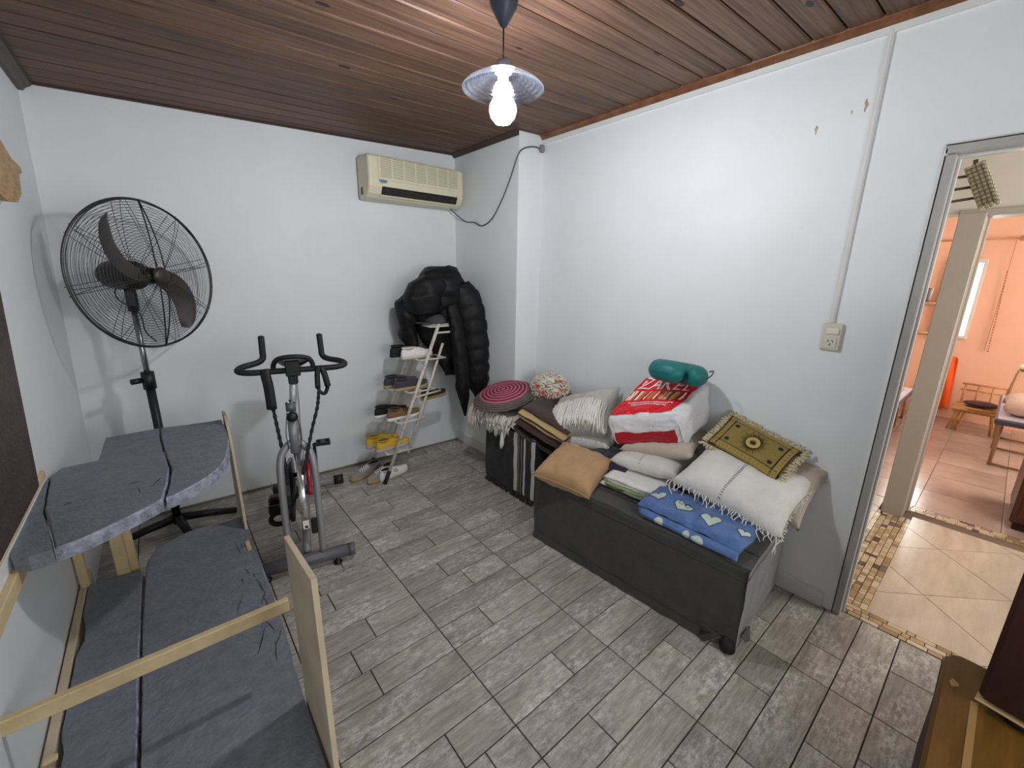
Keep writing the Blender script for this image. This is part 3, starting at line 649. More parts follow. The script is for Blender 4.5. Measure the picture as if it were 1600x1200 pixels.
# cranks and pedals
CC = Vector((0,.50,.35)); CV = Vector((0,.115,.150))
for s, v in ((1, CV), (-1, -CV)):
    a = CC+Vector((s*.085,0,0)); e = a+v
    bt('crank', [a, e], .011, M_blackm, 8)
    pc_ = e+Vector((s*.055,0,0))
    mb = MB(); mb.tube([e, e+Vector((s*.10,0,0))], .006, 8)
    if s > 0:
        for dy in (-.036,.036): mb.box(pc_+Vector((0,dy,.0)), (.085,.007,.02), b=.002)
        for dx in (-.04,.04): mb.box(pc_+Vector((dx,0,0)), (.007,.075,.016), b=.002)
        mb.box(pc_, (.03,.07,.018), b=.002)
    else:
        mb.box(pc_, (.10,.10,.03), b=.008); mb.box(pc_+Vector((0,-.055,.025)), (.10,.02,.06), b=.006); mb.box(pc_+Vector((0,.045,.03)), (.11,.07,.075), b=.014)
    p_ = mb.build('pedal', M_black, bk)
    if s < 0:
        P = [pc_+Vector((.045*math.cos(a), -.06, .036*math.sin(a)-.035)) for a in [k*2*PI/20 for k in range(20)]]
        MB().tube(P, .011, 8, closed=True, sq=1.4).build('toe_strap', M_rubber, p_)
bt('axle', [CC-Vector((.09,0,0)), CC+Vector((.09,0,0))], .014, M_blackm)
for s in (-1,1): bt('brake_cable', bez([(s*.02,.13,.88),(s*.034,.10,.78),(s*.03,.09,.69)], 5), .0022, M_black, 5)
# elastic resistance bands hanging from the handlebar
BM = bk.matrix_basis.copy(); BM = Matrix.Translation((.43,2.24,0)) @ Matrix.Rotation(BA, 4, 'Z')
M_cord = mat('cord_black', (26,26,28), .8, bump=.4, bscale=120)
def ropey(P, r=.0085):
    P = bez([(x+SHX*min(1, max(0, (z-.3)/.6)), y, z) for x, y, z in P], 10); rr = [r*(1+.22*math.sin(i*1.9)) for i in range(len(P))]
    return MB().tube([BM @ p for p in P], rr, 8)
c1 = tag(ropey([(-.115,yb_-.03,.915),(-.100,yb_-.04,.80),(-.085,yb_-.04,.68),(-.072,yb_-.05,.56),(-.075,yb_-.04,.42),(-.11,yb_+.06,.30),(-.14,.32,.235)]).build('resistance_band', M_cord), 'black elastic resistance band with padded handle hung straight down from the bike handlebar', 'resistance band', 'resistance bands hung on the bike')
mb = MB(); mb.tube([BM @ Vector(p) for p in bez([(-0.095,yb_-.012,zb+.014),(-0.093,yb_-.026,zb-.02),(-0.087,yb_-.03,zb-.08),(-0.085,yb_-.034,zb-.19)], 4)], .019, 10, sq=1.35); mb.build('foam_handle', M_foam, c1)
c2 = tag(ropey([(.108,yb_-.05,.985),(.092,yb_-.055,.90),(.062,yb_-.06,.78),(.035,yb_-.09,.66),(.005,yb_-.115,.54),(-.04,yb_-.10,.40),(-.10,yb_+.06,.28),(-.13,.33,.235)]).build('resistance_band', M_cord), 'black elastic resistance band slanting across the bike from its looped handle', 'resistance band', 'resistance bands hung on the bike')
mb = MB(); mb.tube([BM @ Vector(p) for p in bez([(0.153,yb_-.02,zb+.012),(0.143,yb_-.03,zb-.03),(0.140,yb_-.036,zb-.10)], 4)], .014, 8); mb.tube([BM @ Vector(p) for p in bez([(0.167,yb_-.02,zb+.012),(0.179,yb_-.03,zb-.03),(0.190,yb_-.036,zb-.095)], 4)], .016, 8); mb.build('foam_handle', M_foam, c2)
MB().tube([BM @ Vector(p) for p in bez([(0.140,yb_-.036,zb-.10),(0.153,yb_-.04,zb-.125),(0.173,yb_-.04,zb-.13),(0.190,yb_-.036,zb-.095)], 5)], .008, 8, sq=1.6).build('webbing_loop', M_cord, c2)

# ================================================================== SHOE RACK
rk = tag(empty('shoe_rack', (1.45, 3.05, 0)), 'leaning off-white metal shoe rack with slanted rails in the back corner', 'shoe rack')
RI = Matrix.Translation((-1.45,-3.05,0))
M_rk = mat('rack_enamel', (216,208,194), .5, rgb2=(168,152,134), vscale=30, detail=5, contrast=(.3,.5))
def rt_(name, P, r=.011, ma=M_rk): return MB().tube([RI @ Vector(p) for p in P], r, 8, sq=1.2).build(name, ma, rk)
rx = lambda z: 1.165+.425*z
YA, YB = 2.91, 3.22
for yv in (YA, YB):
    rt_('front_rail', [(rx(.06), yv, .06),(rx(1.22), yv, 1.22)], .0115); rt_('rail_foot', [(rx(0)-.004, yv, .0),(rx(.10), yv, .10)], .0135, mat('foot_black', (26,24,24), .6))
    rt_('rear_rail', [(rx(.2)+.13, yv+.02, .2),(rx(1.06)+.11, yv+.02, 1.06)], .009)
    rt_('wall_tie', [(rx(1.15), yv, 1.15),(2.125, yv, 1.15)], .008)
for z_ in (.235,.47,.70,.945,1.20):
    x_ = rx(z_)
    for dx in (-.06,.05,.16): rt_('shelf_wire', [(x_+dx, YA, z_),(x_+dx, YB, z_)], .007)
    rt_('shelf_side', [(x_-.06, YA, z_),(x_+.17, YA, z_)], .007); rt_('shelf_side', [(x_-.06, YB, z_),(x_+.17, YB, z_)], .007)
rt_('tie_bar', [(rx(.66)+.0, YA, .655),(rx(.66)+.24, YA+.01, .675)], .008)
mb = MB(); mb.box((rx(1.2)+.05, (YA+YB)/2, 1.213), (.22,.30,.008), M=RI, b=.002); mb.build('top_plate', M_rk, rk)

def shoe(name, loc, rz, L, ma_u, ma_s, ma_in, lace, label, group=None, h=1.0, tilt=0, stripe=None, sole_h=.026):
    t = tag(empty(name, loc, rz), label, 'shoe', group); t.rotation_euler = (0, tilt, rz)
    st = [(-.5,.022,.016),(-.488,.052,.030),(-.46,.076,.044),(-.41,.091,.054),(-.28,.098,.050),(-.12,.096,.050),(.0,.100,.052),(.12,.108,.045),(.28,.118,.034),(.40,.100,.027),(.47,.064,.019),(.5,.020,.010)]
    # smooth stations
    S = bez([(a,b,c) for a,b,c in st], 3)
    sole = MB(); V = []; n = 14
    for i, s in enumerate(S):
        x = s.x*L*1.02; w_ = s.y*L*.5*3.5*.56
        tz = .012*max(0, (s.x-.25)/.25)**2
        for (q, zz) in ((-1,.006),(-1.04,sole_h*.6),(-.98,sole_h),(.98,sole_h),(1.04,sole_h*.6),(1,.006),(.9,0),(-.9,0)): V.append((x, q*w_, zz+tz))
    m_ = 8; fs = [[i*m_+k, i*m_+(k+1) % m_, (i+1)*m_+(k+1) % m_, (i+1)*m_+k] for i in range(len(S)-1) for k in range(m_)] + [list(range(m_)), list(range((len(S)-1)*m_, len(S)*m_))[::-1]]
    sole.add(V, fs); sole.build('sole', ma_s, t)
    upm = MB(); V = []
    for i, s in enumerate(S):
        x = s.x*L; w_ = s.y*L*.5*3.5*.53; hh = (s.z*1.15*h+.006)*L/.28; tz = .012*max(0, (s.x-.25)/.25)**2
        for k in range(n+1):
            a = PI*k/n; V.append((x, w_*math.cos(a), sole_h-.004+tz+hh*math.sin(a)**.75))
    fs = [[i*(n+1)+k, i*(n+1)+k+1, (i+1)*(n+1)+k+1, (i+1)*(n+1)+k] for i in range(len(S)-1) for k in range(n)] + [list(range(n+1)), list(range((len(S)-1)*(n+1), len(S)*(n+1)))[::-1]]
    upm.add(V, fs); upm.build('upper', ma_u, t)
    zc = lambda x: (.054 if x < 0 else .054-x*.07)*1.15*h*L/.28+sole_h+.003
    op = MB(); op.tube([(L*(-.27)+L*.19*math.cos(a), L*.115*math.sin(a), zc(-.27+.19*math.cos(a))-.001) for a in [k*2*PI/20 for k in range(20)]], .0045, 6, closed=True); op.build('collar', ma_u, t)
    op = MB(); op.ell((L*-.27,0,zc(-.27)-.006), (L*.18,L*.108,.013), 16); op.build('lining', ma_in, t)
    if lace:
        lm = MB()
        for k in range(5):
            x = L*(-.03+.062*k); z_ = zc(x/L)+.0; wd = L*.085
            lm.tube([(x+(.01 if j % 2 else -.01)*0, wd*(j/4-1), z_-.016*((j/4-1)**2)*1.6) for j in range(9)], .0034, 5)
            if k < 4: lm.tube([(x, -wd*.7, z_-.004), (x+L*.062, wd*.7, z_-.010)], .003, 5)
        lm.build('laces', lace, t, kind=None)
    if stripe:
        sm = MB()
        for sy in (-1,1):
            for k in range(3):
                P = []
                for j in range(5):
                    q = j/4; xx = L*(-.02+.05*k-.06*q); s = min(S, key=lambda s_: abs(s_.x*L-xx)); a = PI*(.08+.22*q)
                    w_ = s.y*L*.5*3.5*.53; hh = (s.z*1.15*h+.006)*L/.28; P.append((xx, sy*(w_*math.cos(a)+.002), sole_h-.004+hh*math.sin(a)**.75))
                sm.tube(P, .002, 5)
        sm.build('stripes', stripe, t)
    return t
U = lambda n_, c_, **k: mat(n_, c_, k.pop('r', .75), var=.15, vscale=40, **k)
Mw, Mtan, Mcream = U('shoe_white',(236,236,234)), U('sole_tan',(176,152,106)), U('sole_cream',(214,204,184))
Myel, Mblk, Mbrn = U('shoe_yellow',(216,176,60)), U('shoe_black',(22,22,24)), U('shoe_brown',(128,96,58))
Mgry, Mlilac, Mslip = U('shoe_grey',(150,146,136)), U('sole_lilac',(190,176,188)), U('slipper_slate',(58,56,66), sheen=.4)
Mdk = mat('lining_dark', (20,19,18), .9)
zt = lambda z_: z_+.009
G = 'shoes on the rack'
shoe('sneaker', (1.185, 3.02, .001), PI+.35, .29, Mgry, Mtan, Mdk, Mw, 'grey lace-up sneaker with tan sole on the floor, the one beside the rail', None)
shoe('sneaker', (1.10, 3.13, .001), PI+.30, .29, Mgry, Mtan, Mdk, Mw, 'grey lace-up sneaker with tan sole on the floor, the one nearer the wall', None)
shoe('sneaker', (1.275, 2.99, .001), .25, .27, Mw, Mcream, Mdk, None, 'white sneaker with dark stripes on the floor, toe pointing away under the rack', None, stripe=Mblk)
for k, yv in ((0, 2.99), (1, 3.115)):
    shoe('sneaker', (rx(.235)+.015-.03*k, yv, zt(.235)), .06, .28, Myel, Mlilac, mat('lining_yellow', (120,96,40), .9), Myel, ['yellow sneaker with lilac sole on the lowest shelf, one beside the slanted rail', 'yellow sneaker with lilac sole on the lowest shelf, one nearer the wall'][k], None)
    shoe('sneaker', (rx(.47)+.02-.05*k, yv, zt(.47)), .04, .28, [Mbrn, Mblk][k], Mw, Mdk, Mblk, ['brown and black sneaker with white sole on the second shelf up', 'black sneaker with white sole on the second shelf, behind the brown one'][k], None)
    shoe('slipper', (rx(.70)-.0-.03*k, yv, zt(.70)), .02, .29, Mslip, Mtan, Mdk, None, ['slate grey slipper with tan sole on the third shelf, one beside the rail', 'slate grey slipper with tan sole on the third shelf, one nearer the wall'][k], None, h=1.05)
shoe('sneaker', (rx(.945)-.045, 2.985, zt(.945)), .03, .27, Mw, Mcream, U('lining_white',(190,190,188)), Mw, 'white leather sneaker on the fourth shelf below the black jacket', None)
shoe('sneaker', (rx(.945)-.075, 3.12, zt(.945)), .03, .27, Mblk, Mblk, Mdk, None, 'black sneaker on the fourth shelf behind the white one', None)
shoe('loafer', (1.66, 2.99, .60), .15, .25, U('loafer_dark',(52,44,40)), Mtan, Mdk, None, 'dark brown loafer tucked behind the rear rail of the rack', None)
# grey cap on top of the rack
cp = tag(empty('cap', (1.70, 3.0, 1.219)), 'dark grey cap on top of the rack under the jacket', 'cap')
M_cap = mat('cap_grey_cloth', (70,70,74), .85, var=.3, vscale=20)
mb = MB()
mb.grid(lambda u, v: Vector((.085*math.cos(2*PI*v)*math.cos(u*PI/2)**.7, .10*math.sin(2*PI*v)*math.cos(u*PI/2)**.7, .07*math.sin(u*PI/2)+.002)), 8, 20); mb.build('crown', M_cap, cp)
mb = MB(); mb.hull([(-.06-.11*math.sin(a), -.085*math.cos(a), z_) for a in [k*PI/10 for k in range(11)] for z_ in (.004,.010)]); mb.build('brim', M_cap, cp)

# ================================================================== BLACK PUFFER JACKET
M_jk = mat('jacket_black', (11,11,14), .6, var=.3, vscale=10, bump=.7, bscale=14, spec=.35)
jk = tag(empty('puffer_jacket', (1.85, 3.08, 1.2)), 'black quilted puffer jacket draped over the top of the shoe rack', 'jacket')
JI = Matrix.Translation((-1.85,-3.08,-1.2))
def puff(path, rad, nb, name, amp=.12, seg=18, flat=.75, M=JI):
    """quilted tube: radius swells between baffle seams"""
    P = bez(path, 14); n = len(P); R = bez([(r,0,0) for r in rad], 14)
    rr = []
    for i in range(n):
        t = i/(n-1); rr.append(R[min(i, len(R)-1)].x*(1-amp+amp*abs(math.sin(PI*t*nb))**.6))
    mb = MB(); mb.tube([M @ p for p in P], rr, seg, sq=flat)
    mb.v = [tuple(Vector(v)+.012*Vector((noise.noise(Vector(v)*14), noise.noise(Vector(v)*14+Vector((9,0,0))), noise.noise(Vector(v)*14+Vector((0,9,0)))))) for v in mb.v]
    return mb.build(name, M_jk, jk)
def shell(name, secs, amp=.06, nb=0, seg=28, nz=.02):
    """loft of closed sections (z, cx, cy, rx, ry)"""
    S = bez([(a,0,0) for a in range(len(secs))], 6); mb = MB(); V = []
    def at(t):
        i = min(int(t), len(secs)-2); f_ = t-i; f_ = f_*f_*(3-2*f_)*.5+f_*.5; return [secs[i][k]*(1-f_)+secs[i+1][k]*f_ for k in range(5)]
    n = 6*(len(secs)-1)
    for i in range(n+1):
        z_, cx, cy, rx_, ry_ = at(i*(len(secs)-1)/n)
        q = 1-amp+amp*abs(math.sin(PI*i/n*nb)) if nb else 1
        for k in range(seg):
            a = 2*PI*k/seg; p = Vector((cx+rx_*q*math.cos(a), cy+ry_*q*math.sin(a), z_)); p += nz*Vector((noise.noise(p*9), noise.noise(p*9+Vector((5,0,0))), noise.noise(p*9+Vector((0,5,0))))); V.append(JI @ p)
    fs = [[i*seg+k, i*seg+(k+1) % seg, (i+1)*seg+(k+1) % seg, (i+1)*seg+k] for i in range(n) for k in range(seg)] + [list(range(seg))[::-1], list(range(n*seg, (n+1)*seg))]
    mb.add(V, fs); return mb.build(name, M_jk, jk)
shell('body', [(1.655,1.80,3.07,.06,.08),(1.645,1.80,3.07,.12,.13),(1.60,1.80,3.07,.17,.16),(1.52,1.82,3.07,.21,.18),(1.42,1.845,3.07,.235,.185),(1.32,1.88,3.08,.225,.17),(1.18,1.93,3.08,.20,.15),(1.0,1.965,3.09,.175,.13),(.84,1.985,3.11,.16,.11),(.74,1.99,3.12,.13,.09)], nb=9, amp=.04, nz=.03)
shell('hood', [(1.585,1.72,3.02,.06,.05),(1.57,1.71,3.02,.14,.11),(1.51,1.67,3.02,.18,.13),(1.43,1.63,3.02,.185,.135),(1.36,1.62,3.02,.165,.12),(1.31,1.63,3.02,.15,.10),(1.285,1.64,3.02,.10,.06)], nz=.035)
shell('front_panel', [(1.44,1.56,3.10,.07,.07),(1.40,1.54,3.10,.10,.09),(1.28,1.515,3.11,.085,.09),(1.12,1.525,3.12,.075,.08),(1.0,1.56,3.12,.07,.06),(.95,1.58,3.12,.04,.04)], nz=.03)
shell('lining_panel', [(1.36,1.72,3.08,.10,.08),(1.30,1.72,3.09,.16,.10),(1.17,1.74,3.10,.15,.09),(1.02,1.78,3.10,.12,.08),(.90,1.84,3.08,.10,.06),(.78,1.88,3.06,.06,.03)], nz=.02)
puff([(1.90,2.98,1.50),(1.97,2.93,1.34),(2.01,2.915,1.12),(2.03,2.905,.86),(2.045,2.90,.68),(2.04,2.90,.54)], [.12,.135,.13,.115,.09,.012], 10, 'sleeve', amp=.07, flat=.7)
puff([(1.83,2.95,1.36),(1.85,2.91,1.15),(1.87,2.89,.90),(1.885,2.88,.66),(1.905,2.88,.42)], [.07,.09,.088,.08,.012], 9, 'sleeve', amp=.06, flat=.7)

# ================================================================== FABRIC-COVERED BENCH
BN = math.radians(4.35)
bn = tag(empty('storage_bench', (1.655, 1.085, 0), 0), 'long low bench covered in charcoal fabric, standing on casters along the white wall', 'bench')
bn.rotation_euler = (0,0,BN)
M_cov = mat('charcoal_fabric', (52,51,50), .85, rgb2=(38,37,37), vscale=10, bump=.25, bscale=180, sheen=.25)
M_end = mat('daylit_end_fabric', (92,92,100), .8, rgb2=(62,62,68), vscale=30, bump=.3, bscale=60, sheen=.5, detail=6)  # door daylight put into the colour: paler, bluer version of the charcoal cover
BNM = Matrix.Translation((1.655,1.085,0)) @ Matrix.Rotation(BN, 4, 'Z')
def wr_(p, a=.006, f_=9):
    p = Vector(p); return p + a*Vector((noise.noise(p*f_), noise.noise(p*f_+Vector((3,0,0))), noise.noise(p*f_+Vector((0,3,0)))))
BL, BDp, BH = 1.19, .60, .43     # local: x depth 0..BDp, y -BL/2..BL/2
mb = MB()
def face(o, a, b, na, nb_, ma_i):
    mb.cur = ma_i; o, a, b = Vector(o), Vector(a), Vector(b); mb.grid(lambda u, v: wr_(o+a*u+b*v), na, nb_)
zlo = .05
face((0,-BL/2,zlo), (0,BL,0), (0.012,0,BH-zlo-.015), 40, 14, 0)
face((.012,-BL/2,BH-.015), (0,BL,0), (.015,0,.015), 40, 2, 0)
face((.027,-BL/2,BH), (0,BL,0), (BDp-.03,0,0), 40, 18, 0)
face((0,-BL/2,zlo), (BDp,0,0), (0,0,BH-zlo), 20, 14, 1); face((0,BL/2,zlo), (BDp,0,0), (0,0,BH-zlo), 20, 14, 0); face((BDp,-BL/2,zlo), (0,BL,0), (0,0,BH-zlo), 20, 10, 0)
face((0,-BL/2,zlo), (BDp,0,0), (0,BL,0), 6, 10, 0)
mb.build('cover', [M_cov, M_end], bn, weld=False)
MB().tube([wr_((.012,-BL/2+BL*k/30,BH-.05), .006) for k in range(31)], .004, 6).build('cover_seam', M_cov, bn)
MB().tube([wr_((.0+BDp*k/20,-BL/2-.002,BH-.035), .005) for k in range(21)], .0035, 6).build('cover_seam', M_end, bn)
MB().tube([wr_((.15+.0*k,-BL/2+BL*k/30,BH+.002), .005) for k in range(31)], .003, 6).build('cover_seam', M_cov, bn)
mb = MB(); mb.grid(lambda u, v: wr_((-.004, -BL/2+.15+(BL-.15)*u, .008+.05*v), .008, 14), 40, 3); mb.build('skirt', M_cov, bn)
for x, y_ in ((.012,-BL/2+.035),(.05,BL/2-.05),(BDp-.06,-BL/2+.04),(BDp-.06,BL/2-.05)):
    MB().lathe([(.0,-.026),(.034,-.026),(.043,-.016),(.043,.016),(.034,.026),(.0,.026)], 24, M=TR((x,y_,.0435), rx=PI/2, rz=.5)).build('caster', M_rubber, bn)
for P in ([(-.012,-BL/2+.16,.09),(-.012,-BL/2+.06,.075),(-.02,-BL/2+.12,.012),(-.016,-BL/2+.15,.01),(-.012,-BL/2+.10,.07)], [(.03,-BL/2-.008,.10),(.14,-BL/2-.008,.08),(.13,-BL/2-.02,.015),(.09,-BL/2-.016,.03)]):
    n_ = len(P); prism(MB(), P, (.004,-.004,0)).build('cover_flap', M_cov, bn)
# ================================================================== SOFT THINGS
def pillow(w_, h_, t, nz=.012, seed=0, n=22, pinch=.10, flat=.45, nf=4):
    """returns f(u,v,side,off) on a pillow, u,v in [-1,1]"""
    sd = Vector((seed*3.1, seed*1.7, seed*.9))
    def f(u, v, side=1, off=0):
        x = u*w_/2*(1-pinch*(1-v*v)*(abs(u)**3) ); y = v*h_/2*(1-pinch*(1-u*u)*(abs(v)**3))
        z = t/2*(max(0, 1-u**4)*max(0, 1-v**4))**flat
        q = Vector((x, y, 0)); k = noise.noise(q*nf*2+sd)*.6+noise.noise(q*nf*5+sd)*.4
        return Vector((x, y, side*(z+off)+nz*k*min(1, z/t*3)))
    return f
def pmesh(name, f, M, ma, parent=None, n=24, deform=None):
    mb = MB(); D = deform or (lambda p: p)
    for s in (1,-1): mb.grid(lambda u, v: M @ D(f(u, v, s)), n, n, -1, 1, -1, 1)
    o = mb.build(name, ma, parent, weld=True); return o
def strands(name, pts, ma, parent, r=.002, seg=4):
    """many thin hanging threads in one stuff part; pts: list of polylines"""
    mb = MB()
    for P in pts: mb.tube(P, r, seg)
    return mb.build(name, ma, parent, kind='stuff')
def cloth(n_, c_, **k): return mat(n_, c_, k.pop('r', .85), var=k.pop('var', .12), vscale=k.pop('vs', 14), bump=k.pop('b', .35), bscale=k.pop('bs', 120), sheen=.2, **k)
M_cream = cloth('cream_cotton', (222,218,208)); M_offw = cloth('offwhite_cotton', (214,210,204)); M_tan = cloth('tan_cotton', (178,141,98))
M_navy = cloth('navy_cloth', (26,28,44)); M_beige = cloth('beige_linen', (190,176,160)); M_ecru = mat('ecru_thread', (206,194,158), .9)
rs = random.Random(5)
# tan cushion on the far front corner of the bench
f = pillow(.37,.37,.15, nz=.025, seed=1)
M = frame((1.765,1.505,.492), (.28,-1,-.10), (.92,.32,.22))
cz = pmesh('cushion', f, M, M_tan); tag(cz, 'plain tan cushion lying on the end of the bench toward the back corner', 'cushion')
cz.name = 'tan_cushion'
MB().tube([M @ f(u*1.0, -1, 1) for u in [i/12-1 for i in range(25)]], .004, 5).build('piping', M_tan, cz)
# navy cushion peeking out behind it
f = pillow(.32,.30,.11, seed=2); M = TR((2.03,1.44,.487), rz=.3)
tag(pmesh('navy_cushion', f, M, M_navy), 'dark navy cushion mostly hidden between tan cushion and white stack', 'cushion')
# flat white pillow at the end of the bench
f = pillow(.42,.30,.12, seed=3); M = frame((2.15,1.72,.535), (.25,-1,.12), (1,.2,.1))
tag(pmesh('white_pillow', f, M, M_offw), 'small white pillow lying between tan cushion and the shopping bag', 'pillow')
# cream cushion with long tassels leaning on the wall
f = pillow(.52,.40,.19, seed=4, nz=.012, flat=.6, pinch=.16); M = frame((2.13,1.785,.675), (.16,-1,.38), (.74,.24,.60))
fc = tag(pmesh('tasselled_cushion', f, M, cloth('oat_cotton', (196,191,181))), 'cream cushion with rows of long tassels leaning on the wall behind the white pillow', 'cushion')
ST = []
for k in range(64):
    u = -1+2*k/63+rs.uniform(-.01,.01); v0 = .30-.25*u*u+.05*u+rs.uniform(-.03,.03)
    P = [M @ f(u*.97, v0-(.95*j/5)*(.9+rs.random()*.25), 1, .010+.008*rs.random()) if v0-(.95*j/5) > -.98 else None for j in range(6)]
    P = [p for p in P if p]
    e = P[-1]; P.append(e+Vector((rs.uniform(-.008,.004), rs.uniform(-.008,.008), -rs.uniform(.01,.05))))
    ST.append(P)
strands('tassels', ST, mat('tassel_thread', (234,231,222), .9), fc, .0044)
# folded white cloths and pillows in the middle
def folded(name, M, L_, W_, H_, ma, label, cat, layers=3, seed=0, r=.9, ma2=None):
    """folded cloth: stacked rounded layers, each a part"""
    t = tag(empty(name), label, cat); t.matrix_world = M; hh = H_/layers
    for k in range(layers):
        mb = MB(); dx = rs.uniform(-.012,.012); dy = rs.uniform(-.012,.012); z0_ = (k+.5)*hh
        def g(u, v, s):
            x = u*L_/2*(1-.02*k)+dx; y = v*W_/2*(1-.015*k)+dy
            e = (max(0, 1-abs(u)**10)*max(0, 1-abs(v)**10))**.35
            q = Vector((x, y, k+seed)); return Vector((x+.006*noise.noise(q*11), y+.006*noise.noise(q*11+Vector((4,0,0))), z0_+s*hh*.52*e+.007*noise.noise(q*8)))
        for s in (1,-1): mb.grid(lambda u, v: g(u, v, s), 20, 20, -1, 1, -1, 1)
        mb.build('fold', ma2 if (ma2 and k == 0) else ma, t, weld=True)
    return t
wc = folded('folded_cloth', frame((2.03,1.21,.436), (.12,-1,0), (1,.12,0)), .34, .40, .07, cloth('white_sheet', (226,226,222)), 'folded white cloth with a green edge lying beside the blue blanket', 'cloth', 3, 3)
mb = MB(); mb.tube(bez([(-.13,-.203,.028),(-.05,-.21,.034),(.05,-.208,.030),(.12,-.203,.036)], 5), .007, 6, sq=1.3); g_ = mb.build('green_edge', cloth('green_hem', (128,158,84)), wc)
mb = MB(); mb.tube(bez([(-.12,-.206,.018),(-.06,-.212,.016),(-.01,-.206,.020)], 5), .005, 6); mb.build('dark_stripe', cloth('dark_hem', (70,84,60)), wc)
f = pillow(.40,.36,.105, seed=6); M = frame((2.12,1.20,.568), (.14,-1,.03), (1,.14,.05))
p6 = tag(pmesh('white_pillow', f, M, M_offw), 'white pillow with a dotted seam lying on the folded white cloth under the shopping bag', 'pillow')
mb = MB()
for k in range(14):
    v = -.96+.10*k
    for du in (-.01,.012): mb.ell(M @ f(-.12+du, v, 1, .001), (.0022,.0022,.0018), 6)
mb.build('stitching', mat('stitch_dark', (40,38,40), .9), p6)
f = pillow(.42,.34,.10, seed=7); M = frame((2.19,1.19,.665), (.18,-1,.16), (1,.1,.16))
tag(pmesh('cream_pillow', f, M, M_beige), 'beige pillow under the red and white shopping bag', 'pillow')
# blue heart blanket
M_blue = cloth('blue_fleece', (84,116,172), var=.32, vs=22)
BBM = frame((1.865,.805,.437), (.02,-1,0), (1,.02,0))
bb = tag(empty('blue_blanket'), 'folded blue fleece blanket printed with pale hearts on the front of the bench', 'blanket'); bb.matrix_world = BBM
BLn, BW = .52, .27
def btop(u, v, off=0):   # u along, v across (-1 front); upper fold, domed
    x = u*BLn/2*(1-.03*abs(v)); y = v*BW/2 + .01; q = Vector((x, y, 0))
    z = .040+.040*(max(0, 1-abs(v)**5))**.5*(max(0, 1-abs(u)**8))**.4 + .016*noise.noise(q*9)+.009*noise.noise(q*20)
    return Vector((x, y+.01*noise.noise(q*7), z+off))
mb = MB(); mb.grid(btop, 40, 24, -1, 1, -1, 1); mb.grid(lambda u, v: Vector((btop(u, v).x, btop(u, v).y, .035+.006*noise.noise(Vector((u*3, v*3, 4))))), 40, 24, -1, 1, -1, 1); mb.build('upper_fold', M_blue, bb, weld=False)
def blow(u, v, off=0):
    x = u*(BLn/2-.03)+.02; q = Vector((x, v, 3)); a = v*PI
    return Vector((x, -.135-.028*math.sin(a)*(1+off*30)+.006*noise.noise(q*6), .022+.020*-math.cos(a)*(1+off*30)+.004*noise.noise(q*5)))
mb = MB(); mb.grid(lambda u, v: blow(u, v), 40, 12, -1, 1, 0, 1); mb.hull([blow(1, k/12) for k in range(13)]); mb.hull([blow(-1, k/12) for k in range(13)]); mb.build('lower_fold', M_blue, bb)
mb = MB(); mb.grid(lambda u, v: Vector((u*(BLn/2-.02), -.13+.26*v, .018+.018*math.sqrt(max(0, 1-(2*v-1)**8))+.004*noise.noise(Vector((u*4, v*4, 1))))), 20, 12, -1, 1, 0, 1); mb.grid(lambda u, v: Vector((u*(BLn/2-.02), -.13+.26*v, .003)), 2, 2, -1, 1, 0, 1); mb.build('inner_fold', M_blue, bb)
M_heart = mat('heart_print', (190,206,196), .85, var=.15, vscale=30); M_hline = mat('heart_line', (44,62,92), .85)
def decal(mb, surf, poly, off, div=7):
    """fan-fill a star-shaped uv outline laid on a surface"""
    n = len(poly); cx = sum(p[0] for p in poly)/n; cy = sum(p[1] for p in poly)/n; V = []
    for j in range(div+1):
        for (u, v) in poly: V.append(surf(cx+(u-cx)*j/div, cy+(v-cy)*j/div, off))
    mb.add(V, [[j*n+i, j*n+(i+1) % n, (j+1)*n+(i+1) % n, (j+1)*n+i] for j in range(div) for i in range(n)])
def dline(mb, surf, pts, r, off): mb.tube([surf(u, v, off) for u, v in pts], r, 4)
def heart(cu, cv, su, sv, rot=0, n=40):
    out = []
    for k in range(n):
        t = 2*PI*k/n; x = 16*math.sin(t)**3/17; y = (13*math.cos(t)-5*math.cos(2*t)-2*math.cos(3*t)-math.cos(4*t))/17
        out.append((cu+su*(x*math.cos(rot)-y*math.sin(rot)), cv+sv*(x*math.sin(rot)+y*math.cos(rot))))
    return out
for cu, cv, s, r_ in ((-.74,-.30,.16,.5),(-.24,-.22,.18,-.15),(.33,-.42,.18,.3),(.86,-.2,.11,.1)):
    mb = MB(); decal(mb, btop, heart(cu, cv, s, s*1.9, r_), .0022); hp = mb.build('heart_print', M_heart, bb)
    h = heart(cu, cv, s*1.05, s*1.95, r_); ml = MB(); dline(ml, btop, h+h[:1], .0014, .002); ml.build('heart_outline', M_hline, hp)
ml = MB()
for sg in (-1,1):
    dline(ml, btop, [(-.24+sg*(.07+.055*math.cos(a)*(1-a/14)), -.06+.11*math.sin(a)*(1-a/14)) for a in [k*.5 for k in range(16)]], .0014, .003)
ml.build('heart_curl', M_hline, bb)
for cu, s in ((-.55,.10),(.05,.07),(.28,.12)):
    mb = MB(); decal(mb, blow, [(cu+s*math.cos(a), .52+.34*math.sin(a)) for a in [k*PI/10 for k in range(20)]], .002); mb.build('heart_print', M_heart, bb)
